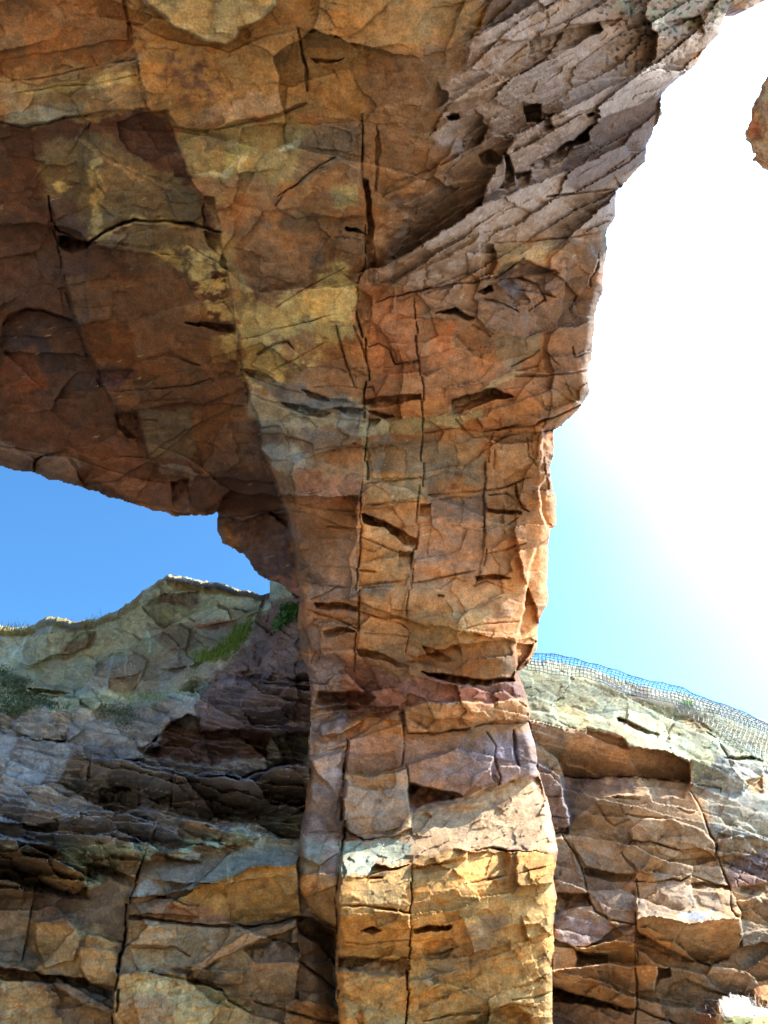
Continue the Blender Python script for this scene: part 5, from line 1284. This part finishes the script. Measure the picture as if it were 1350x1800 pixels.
strokes = [
 ([(840, 1100), (1700, 1100), (1700, 1500), (1350, 1420), (1290, 1390), (1210, 1370)] + lip[::-1] + [(840, 1260)], (0.34, 0.325, 0.19), 6, 1.0),
 ([(1215, 1360), (1290, 1330), (1420, 1360), (1420, 1480), (1300, 1480), (1255, 1470)], (0.32, 0.29, 0.225), 12, 0.9),
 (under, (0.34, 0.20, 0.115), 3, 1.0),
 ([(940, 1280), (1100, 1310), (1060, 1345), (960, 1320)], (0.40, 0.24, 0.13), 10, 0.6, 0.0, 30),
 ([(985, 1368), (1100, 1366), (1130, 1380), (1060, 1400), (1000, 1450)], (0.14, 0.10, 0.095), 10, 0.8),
 ([(944, 1340), (1000, 1365), (1005, 1465), (950, 1465)], (0.29, 0.19, 0.155), 6, 0.9),
 ([(1000, 1400), (1240, 1390), (1262, 1540), (1110, 1545), (1030, 1540)], (0.38, 0.24, 0.135), 12, 0.8),
 ([(975, 1480), (1030, 1540), (1120, 1550), (1115, 1625), (1040, 1600), (975, 1600)], (0.36, 0.22, 0.13), 10, 0.85),
 ([(1150, 1510), (1260, 1510), (1280, 1550), (1130, 1545)], (0.35, 0.25, 0.16), 10, 0.6),
 (big_top, (0.41, 0.27, 0.16), 6, 0.9),
 ([(1195, 1606), (1220, 1600), (1250, 1602), (1246, 1616), (1205, 1618)], (0.32, 0.33, 0.33), 5, 0.9),
 (big, (0.45, 0.255, 0.115), 4, 1.0),
 ([(975, 1600), (1110, 1625), (1060, 1655), (975, 1660)], (0.32, 0.225, 0.185), 8, 0.9),
 (p3, (0.45, 0.26, 0.11), 3, 1.0), (p4, (0.44, 0.25, 0.125), 4, 1.0),
 ([(1110, 1476), (1200, 1494), (1258, 1500), (1256, 1508), (1200, 1502), (1110, 1484)], (0.42, 0.25, 0.12), 3, 0.8),
 ([(970, 1660), (1012, 1670), (1012, 1704), (970, 1712)], (0.44, 0.26, 0.12), 4, 0.9),
 ([(1120, 1735), (1200, 1700), (1290, 1740), (1290, 1900), (1120, 1900)], (0.34, 0.225, 0.135), 12, 0.9),
 ([(1225, 1760), (1270, 1765), (1268, 1830), (1225, 1830)], (0.36, 0.17, 0.115), 6, 0.8),
 ([(970, 1760), (1118, 1775), (1118, 1900), (970, 1900)], (0.30, 0.185, 0.125), 8, 0.9),
 ([(1270, 1510), (1350, 1490), (1420, 1560), (1290, 1560)], (0.30, 0.18, 0.155), 8, 0.8),
 ([(1300, 1560), (1420, 1560), (1420, 1700), (1300, 1700)], (0.38, 0.25, 0.145), 10, 0.8),
 ([(1310, 1370), (1340, 1368), (1340, 1392), (1322, 1398)], (0.42, 0.24, 0.10), 4, 0.9),
 ([(1185, 1262), (1235, 1262), (1252, 1288), (1210, 1282)], (0.42, 0.29, 0.13), 4, 0.8),
 ([(1106, 1217), (1140, 1222), (1128, 1232), (1106, 1228)], (0.38, 0.24, 0.13), 3, 0.8),
 ([(1085, 1262), (1130, 1280), (1130, 1298), (1100, 1285)], (0.32, 0.22, 0.17), 5, 0.7),
]
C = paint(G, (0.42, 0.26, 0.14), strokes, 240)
for sd_, am_, mk_ in ((211, 0.14, topm), (212, 0.12, topm), (214, 0.16, face), (215, 0.16, face)):
    C = tint(C, mk_, sd_, am_, 0.07)
cr = topm * sstep(0.28, 0.42, fbm(X / 8, Y / 4, 241, 4, 0.65))
C = C * (1 - 0.7 * cr[..., None]) + np.array((0.50, 0.50, 0.38)) * 0.7 * cr[..., None]
C = np.clip(C, 0.012, 0.75)
right_cliff = empty("sea_cliff", (4.0, 11.5, 0.0), "right cliff with lichened top and netting along its rim", "cliff")
rock_sheet(G, T, C, rc_outline, right_cliff, [
 ("overhang", under, "brown underside of the overhang"),
 ("block", big, "big orange block jutting from the wall"), ("block", p4, None), ("block", p3, None),
 ("plate", plate1, None), ("side_column", colm, None),
 ("lichened_top", [(840, 1120), (1700, 1120), (1700, 1480), (1350, 1400), (1290, 1400), (1210, 1375)] + lip[::-1] + [(840, 1250)], "pale green lichened top"),
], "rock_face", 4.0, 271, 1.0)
del G, X, Y, H, T, C

# ================================================================ the rock stack whose top leans into the frame at upper right
def rock_stack():
    n, m = 420, 700
    u = np.linspace(0, 2 * math.pi, n, endpoint=False)
    z = np.concatenate([np.linspace(0, 0.74, 150, endpoint=False), np.linspace(0.74, 0.96, 500, endpoint=False), np.linspace(0.96, 1, 50)])
    U, Z = np.meshgrid(u, z)
    cz = np.array([0, 6, 11, 14.9, 15.62, 15.95, 16.3, 16.6, 16.95, 17.3, 18.2, 18.8])
    left = np.array([8.6, 8.4, 8.0, 7.45, 7.14, 6.86, 6.76, 6.80, 7.08, 7.5, 8.1, 8.75])
    cr = np.array([1.7, 1.35, 1.15, 1.05, 1.1, 1.2, 1.25, 1.2, 1.1, 1.0, 0.55, 0.02])
    cxs = left + cr
    hz = Z * 18.8
    cx = np.interp(hz, cz, cxs); rr = np.interp(hz, cz, cr)
    a = U * rr.mean() * 60; b = hz * 60
    a2 = U * 75.0; b2 = b
    d = facets(a2, b2, 22, 10, 1.4, 0.07, 0.14, 301, groove=-0.05) + facets(a2, b2, 7, 20, 1.4, 0.022, 0.05, 302) + facets(a2, b2, 3.2, -20, 1.3, 0.006, 0.016, 308) + 0.10 * fbm(a2 / 50, b2 / 50, 303, 4) + 0.012 * fbm(a2 / 9, b2 / 9, 304, 3)
    rr = np.maximum(rr + d * np.minimum(1, rr * 2), 0.01)
    V = np.stack([cx + np.cos(U) * rr, 6.0 + np.sin(U) * rr, hz - 0.2], -1).reshape(-1, 3)
    idx = np.arange(n * m).reshape(m, n)
    nx = np.roll(idx, -1, 1)
    q = np.stack([idx[:-1], nx[:-1], nx[1:], idx[1:]], -1).reshape(-1, 4)
    c = np.empty((m, n, 3)); c[:] = (0.36, 0.25, 0.16)
    k = sstep(-0.1, 0.3, fbm(a2 / 40, b2 / 30, 305, 4))[..., None]
    c = c * (1 - k) + np.array((0.31, 0.29, 0.25)) * k
    k = sstep(0.15, 0.4, fbm(a2 / 30 + 9, b2 / 30, 306, 4))[..., None]
    c = c * (1 - k) + np.array((0.40, 0.17, 0.10)) * k
    c = np.clip(c * (1 + 0.4 * fbm(a2 / 8, b2 / 8, 307, 3))[..., None], 0.02, 0.7)
    o = mesh_object("rock_stack", V, q, c.reshape(-1, 3), ROCK)
    tag(o, "isolated brown rock tip at the upper right against white sky", "rock")
rock_stack()

# ================================================================ nets on the right cliff
def tube_net(name, R, closed_rows, closed_cols, rad, mat, seed):
    """R: (rows, cols, 3) knots; every row and column becomes one wire"""
    rng = np.random.default_rng(seed)
    V, Q = [], []
    tot = 0
    lines = [R[i] for i in closed_rows] + [R[:, j] for j in closed_cols]
    for L in lines:
        L = np.asarray(L, float)
        t = np.gradient(L, axis=0)
        t /= np.linalg.norm(t, axis=1, keepdims=True) + 1e-9
        a = np.cross(t, np.array([0.31, 0.22, 0.92])); a /= np.linalg.norm(a, axis=1, keepdims=True) + 1e-9
        b = np.cross(t, a)
        k = len(L)
        ring = np.stack([L + rad * (math.cos(w) * a + math.sin(w) * b) for w in (0, 1.5708, 3.1416, 4.7124)], 1)
        V.append(ring.reshape(-1, 3))
        i = np.arange(k - 1)
        for w in range(4):
            w2 = (w + 1) % 4
            Q.append(np.stack([tot + i * 4 + w, tot + i * 4 + w2, tot + (i + 1) * 4 + w2, tot + (i + 1) * 4 + w], 1))
        tot += 4 * k
    return mesh_object(name, np.concatenate(V), np.concatenate(Q), None, mat)

def interp(x, pts):
    p = np.array(pts, float)
    return np.interp(x, p[:, 0], p[:, 1])

top_rail = [(905, 1140), (940, 1139), (970, 1139), (1010, 1146), (1060, 1159), (1110, 1173), (1160, 1187), (1205, 1198), (1220, 1202), (1228, 1211), (1270, 1228), (1310, 1245), (1350, 1266), (1440, 1312)]
rim_rail = [(905, 1166), (935, 1172), (990, 1179), (1022, 1183), (1055, 1192), (1090, 1206), (1130, 1219), (1180, 1228), (1230, 1242), (1270, 1252), (1320, 1270), (1350, 1282), (1440, 1325)]
low_rail = [(1050, 1193), (1090, 1214), (1130, 1226), (1160, 1238), (1200, 1254), (1240, 1272), (1290, 1302), (1350, 1340), (1440, 1390)]
NET_BACKLIT = simple_material("net_wire_backlit", (0.10, 0.17, 0.33), 0.2, 30, 0.6)  # backlit blue of the net put into its colour
NET_SUNLIT = simple_material("galvanised_wire_sunlit", (0.5, 0.49, 0.47), 0.2, 30, 0.5)  # sunlit paleness of the same net put into its colour
def nets():
    cols = np.linspace(906, 1436, 76)
    rows = 16
    R = np.zeros((rows, len(cols), 3))
    for j, px in enumerate(cols):
        yt, yr = interp(px, top_rail), interp(px, rim_rail)
        Tm = 15.6 - 0.9 * (px - 906) / 530.0
        base = at(px, yr + 3, Tm)
        crest = at(px, yt, Tm + 0.55)
        h = crest[2] - base[2]
        for i in range(rows):
            w = -0.04 + i / (rows - 1.0) * 0.70            # 0 front foot .. 0.5 crest, then curling over
            ang = math.pi * w
            sway = 0.03 * math.sin(px / 17.0 + i * 0.4) + 0.02 * math.sin(px / 6.1 - i * 0.7)
            R[i, j] = base + np.array([0.10 * math.sin(ang * 0.5) + sway * 0.4, 0.55 * (1 - math.cos(ang)) + sway, h * math.sin(ang) * 1.0 if w > 0 else h * math.sin(ang) * 0.7])
    o = tube_net("wire_net_roll", R, range(rows), range(len(cols)), 0.0060, NET_BACKLIT, 1)
    tag(o, "net painted backlit blue, bulging up against the sky along the right cliff's rim", "net")
    cols = np.linspace(1052, 1436, 46)
    rows = 9
    R = np.zeros((rows, len(cols), 3))
    for j, px in enumerate(cols):
        for i in range(rows):
            f = i / (rows - 1.0)
            x = px + 6 * math.sin(f * 3 + px / 40.0)
            y = interp(x, rim_rail) * (1 - f) + interp(x, low_rail) * f
            t = min(rc_probe(x + a, y + b) for a in (-5, 0, 5) for b in (-4, 0, 4))
            R[i, j] = at(x, y, t - 0.05)
    R[:, 1:-1] = 0.25 * R[:, :-2] + 0.5 * R[:, 1:-1] + 0.25 * R[:, 2:]
    R[1:-1] = 0.25 * R[:-2] + 0.5 * R[1:-1] + 0.25 * R[2:]
    o = tube_net("wire_mesh", R, range(rows), range(len(cols)), 0.0055, NET_SUNLIT, 2)
    tag(o, "wire mesh painted sunlit pale, draped over the right cliff's lichened rim", "wire mesh")
nets()

# ================================================================ grass and leaves
GRASS_DRY = simple_material("dry_grass", (0.42, 0.34, 0.10), 0.35, 14, 0.7, transl=0.35)
GRASS_GREEN = simple_material("green_grass", (0.24, 0.40, 0.09), 0.4, 14, 0.7, transl=0.3)
GRASS_PALE = simple_material("bleached_grass", (0.62, 0.58, 0.46), 0.25, 14, 0.7, transl=0.25)
MOSS = simple_material("moss", (0.13, 0.20, 0.12), 0.45, 12, 0.85, transl=0.15)
LEAF = simple_material("ivy_leaf", (0.09, 0.28, 0.10), 0.4, 9, 0.5, transl=0.25)

def blades(points, n, length, width, lean, seed, spread=0.06):
    """thin curved blades rooted around the given world points"""
    rng = random.Random(seed)
    V, Q = [], []
    for p in points:
        for k in range(n):
            b = Vector(p) + Vector((rng.gauss(0, spread), rng.gauss(0, spread), rng.gauss(0, spread * 0.4)))
            a = rng.uniform(0, 2 * math.pi)
            out = Vector((math.cos(a), math.sin(a), 0)) * rng.uniform(0.1, lean)
            Ln = length * rng.uniform(0.5, 1.25)
            side = Vector((-math.sin(a + rng.uniform(-1, 1)), math.cos(a), 0)).normalized() * width * 0.5
            i0 = len(V)
            for s in (0, 0.4, 0.75, 1.0):
                c = b + Vector((0, 0, 1)) * (Ln * (s - 0.35 * lean * s * s)) + out * (Ln * s * s) + Vector((0, 0, -0.02))
                w = side * (1 - 0.9 * s)
                V += [c - w, c + w]
            for s in range(3):
                Q.append([i0 + 2 * s, i0 + 2 * s + 1, i0 + 2 * s + 3, i0 + 2 * s + 2])
    return np.array([tuple(v) for v in V]), np.array(Q)

def tuft(px, py, probe, mat, label, n=60, length=0.22, width=0.012, lean=0.9, spread=0.07, seed=1, pts=None, group=None, dT=-0.03, kind=None):
    P = [at(x, y, probe(x, y) + dT) for x, y in (pts or [(px, py)])]
    V, Q = blades(P, n, length, width, lean, seed, spread)
    base = P[0]
    o = mesh_object("grass_tuft", V - base, Q, None, mat)
    o.location = base
    if kind: o.name = "grass_fringe"
    tag(o, label, "grass", group, kind)
    return o

def field(name, poly, probe, mat, label, step, n, length, width, lean, seed, cat="grass"):
    rng = random.Random(seed)
    a = np.array(poly, float)
    P = []
    y = a[:, 1].min()
    while y < a[:, 1].max():
        x = a[:, 0].min()
        while x < a[:, 0].max():
            xx, yy = x + rng.uniform(-step, step) * 0.6, y + rng.uniform(-step, step) * 0.4
            s = float(poly_sd(np.array([xx]), np.array([yy]), poly)[0])
            if s > 0 and rng.random() < 0.35 + s / 12.0 and noise(np.array([xx / 22.0]), np.array([yy / 14.0]), seed)[0] > -0.35:
                P.append(at(xx, yy, probe(xx, yy) - 0.02))
            x += step
        y += step * 0.55
    V, Q = blades(P, n, length, width, lean, seed, 0.07)
    o = mesh_object(name, V, Q, None, mat)
    return tag(o, label, cat, kind="stuff")

# left skyline
tuft(0, 0, lc_probe, GRASS_DRY, "yellow sunlit grass at the far left end of the skyline", 40, 0.24, 0.016, 0.9, 0.13, 3, [(4 + 4 * k_, 1117 - abs(k_ - 6) * 0.4) for k_ in range(13)], kind='stuff')
tuft(0, 0, lc_probe, GRASS_DRY, "dry grass fringe on the skyline left of the summit block", 26, 0.17, 0.012, 0.9, 0.13, 4, [(142 + 5 * k_, 1104 - 1.15 * k_) for k_ in range(12)], kind='stuff')
tuft(0, 0, lc_probe, GRASS_DRY, "wispy thin grass beside the gully's top rock", 16, 0.25, 0.008, 0.7, 0.05, 5, [(452, 1056), (455, 1056)])
tuft(0, 0, lc_probe, GRASS_DRY, "sparse dead stalks on the left skyline hump", 14, 0.24, 0.008, 0.5, 0.03, 6, [(96, 1099), (100, 1100), (104, 1101)])
# green bank and hollows of the left cliff
field("grass_bank", [(342, 1152), (372, 1140), (400, 1128), (415, 1108), (440, 1092), (452, 1096), (436, 1120), (412, 1146), (385, 1162), (350, 1164)], lc_probe, GRASS_GREEN, "bright green grass bank under the summit slabs", 5, 14, 0.19, 0.018, 0.9, 11)
field("grass_patch", [(212, 1222), (262, 1216), (300, 1206), (318, 1200), (315, 1214), (280, 1232), (240, 1236), (215, 1234)], lc_probe, GRASS_GREEN, "thin green grass hollow lower on the left slope", 8, 7, 0.12, 0.013, 0.9, 12)
field("grass_streak", [(325, 1184), (350, 1166), (362, 1172), (345, 1192), (330, 1200)], lc_probe, GRASS_GREEN, "short green streak of grass below the bank", 8, 7, 0.12, 0.013, 0.9, 15)
field("moss", [(-60, 1172), (0, 1168), (40, 1186), (60, 1200), (80, 1228), (140, 1246), (60, 1244), (40, 1262), (0, 1250), (-60, 1250)], lc_probe, MOSS, "dark green mossy ground cover at the left edge", 5, 12, 0.07, 0.022, 1.8, 13, "ground cover")
field("moss", [(165, 1262), (190, 1238), (232, 1238), (246, 1262), (228, 1280), (190, 1274)], lc_probe, MOSS, "dark mossy cushion in the middle of the left slope", 5, 9, 0.05, 0.02, 1.8, 14, "ground cover")
# right cliff
tuft(0, 0, rc_probe, GRASS_DRY, "yellow green tuft on the right rim under the net's middle", 45, 0.16, 0.012, 0.9, 0.08, 21, [(1058, 1194), (1068, 1197), (1078, 1201), (1088, 1206)])
tuft(0, 0, rc_probe, GRASS_DRY, "low yellow tuft right of the first rim tuft", 40, 0.13, 0.012, 0.9, 0.07, 22, [(1112, 1213), (1122, 1216), (1134, 1220)])
tuft(0, 0, rc_probe, GRASS_GREEN, "greenest tuft poking through the pale wire mesh", 45, 0.16, 0.012, 0.9, 0.07, 23, [(1203, 1239), (1208, 1240), (1213, 1242)])
tuft(0, 0, rc_probe, GRASS_DRY, "brownish dry tuft at the mesh's upper right", 35, 0.14, 0.012, 0.9, 0.07, 24, [(1246, 1250), (1252, 1251), (1258, 1253)])

def ivy():
    rng = random.Random(7)
    root = empty("ivy_plant", tuple(at(508, 1070, lc_probe(508, 1070) - 0.1)), "green ivy hanging beside the column's left edge", "plant")
    base = np.array(root.location)
    V, Q = [], []
    SV, SQ = [], []
    for k in range(9):
        x0, y0 = rng.uniform(508, 526), rng.uniform(1062, 1080)
        x1, y1 = x0 - rng.uniform(4, 26), y0 + rng.uniform(15, 36)
        t0 = lc_probe(505, 1080) - 0.12
        pts = []
        for s in np.linspace(0, 1, 9):
            pts.append(at(x0 + (x1 - x0) * s + rng.uniform(-1, 1), y0 + (y1 - y0) * s * s * 0.4 + (y1 - y0) * s * 0.6, t0 - 0.25 * s + rng.uniform(-.05, .05)))
        for a, b in zip(pts[:-1], pts[1:]):
            i0 = len(SV)
            for p in (a, b):
                SV += [p + np.array([0.006, 0, 0]), p + np.array([-0.003, 0.006, 0]), p + np.array([-0.003, -0.006, 0])]
            for w in range(3):
                w2 = (w + 1) % 3
                SQ.append([i0 + w, i0 + w2, i0 + 3 + w2, i0 + 3 + w])
        for p in pts:
            for m in range(4):
                c = Vector(p + np.array([rng.gauss(0, .06), rng.gauss(0, .06), rng.gauss(0, .06)]))
                n = Vector((rng.gauss(0, .6), -1 + rng.gauss(0, .4), rng.gauss(0.2, .5))).normalized()
                u = n.orthogonal().normalized(); w = n.cross(u)
                r = rng.uniform(0.03, 0.065)
                a = rng.uniform(0, 6.28)
                uu = u * math.cos(a) + w * math.sin(a); ww = n.cross(uu)
                i0 = len(V)
                V += [tuple(c - uu * r), tuple(c + ww * r * .75 - n * r * .2), tuple(c + uu * r * 1.2), tuple(c - ww * r * .75 - n * r * .2)]
                Q.append([i0, i0 + 1, i0 + 2, i0 + 3])
    mesh_object("leaves", np.array(V), np.array(Q), None, LEAF, root)
    mesh_object("stems", np.array(SV), np.array(SQ), None, simple_material("ivy_stem", (0.12, 0.09, 0.05)), root)
ivy()

# ================================================================ sunlit ledge at the lower right corner
def corner_rock(outline, ctrl, seed, box, strokes, base, name, label):
    G = make_grid(axis(box[0] - 60, box[1] + 300, box[0], 1356, STEP), axis(box[2] - 20, 2620, box[2], 1806, STEP), seed)
    X, Y = G['X'], G['Y']
    f = tps(depth_ctrl(ctrl))
    H = facets(X, Y, 24, -10, 1.6, 0.05, 0.06, seed + 1, warp=0.4) + facets(X, Y, 10, -10, 1.6, 0.02, 0.03, seed + 2) + 0.04 * fbm(X / 20, Y / 16, seed + 3, 4)
    sd = poly_sd(G['WX'], G['WY'], outline)
    H += 0.12 * np.clip(1 - sd / 8.0, 0, 1.2) ** 2 * (sd > -30)
    T = f(X, Y) + H
    C = paint(G, base, strokes, seed + 5)
    root = empty(name, tuple(at(1330, 1780, 8.3)), label, "rock")
    rock_sheet(G, T, C, outline, root, [], "rock_face", 1.5, seed + 9)
    return make_probe(G, T)
front_probe = corner_rock([(1266, 2600), (1266, 1790), (1270, 1774), (1280, 1764), (1300, 1765), (1330, 1770), (1500, 1772), (1500, 2600)],
    [(1270, 1800, 8.6), (1350, 1800, 8.5), (1280, 1783, 8.65), (1350, 1786, 8.6), (1280, 1766, 9.6), (1350, 1770, 9.8), (1500, 1772, 9.8), (1500, 1800, 8.5), (1300, 2500, 8.0), (1500, 2500, 8.0)],
    401, (1255, 1500, 1750), [([(1270, 1788), (1320, 1784), (1330, 1830), (1270, 1830)], (0.15, 0.16, 0.045), 8, 0.9), ([(1262, 1755), (1500, 1750), (1500, 1788), (1330, 1786), (1268, 1784)], (0.60, 0.54, 0.46), 3, 0.95)], (0.42, 0.26, 0.11), "boulder", "olive topped boulder under bleached grass at the bottom right corner")
back_probe = corner_rock([(1330, 1790), (1332, 1752), (1340, 1742), (1360, 1738), (1500, 1736), (1500, 1900), (1330, 1900)],
    [(1330, 1760, 9.7), (1360, 1750, 9.8), (1500, 1740, 10.0), (1340, 1800, 9.6), (1500, 1900, 9.5)],
    431, (1320, 1500, 1725), [], (0.48, 0.21, 0.07), "boulder", "small bright orange boulder behind the bleached grass")
tuft(0, 0, front_probe, GRASS_PALE, "bleached white grass lying on the olive corner boulder", 11, 0.17, 0.008, 2.0, 0.10, 31,
     [(1278, 1770), (1288, 1774), (1298, 1772), (1310, 1776), (1322, 1776), (1334, 1778), (1346, 1780), (1360, 1780), (1284, 1780), (1304, 1782), (1326, 1784), (1346, 1786), (1312, 1768), (1330, 1772), (1350, 1774)], dT=-0.02)
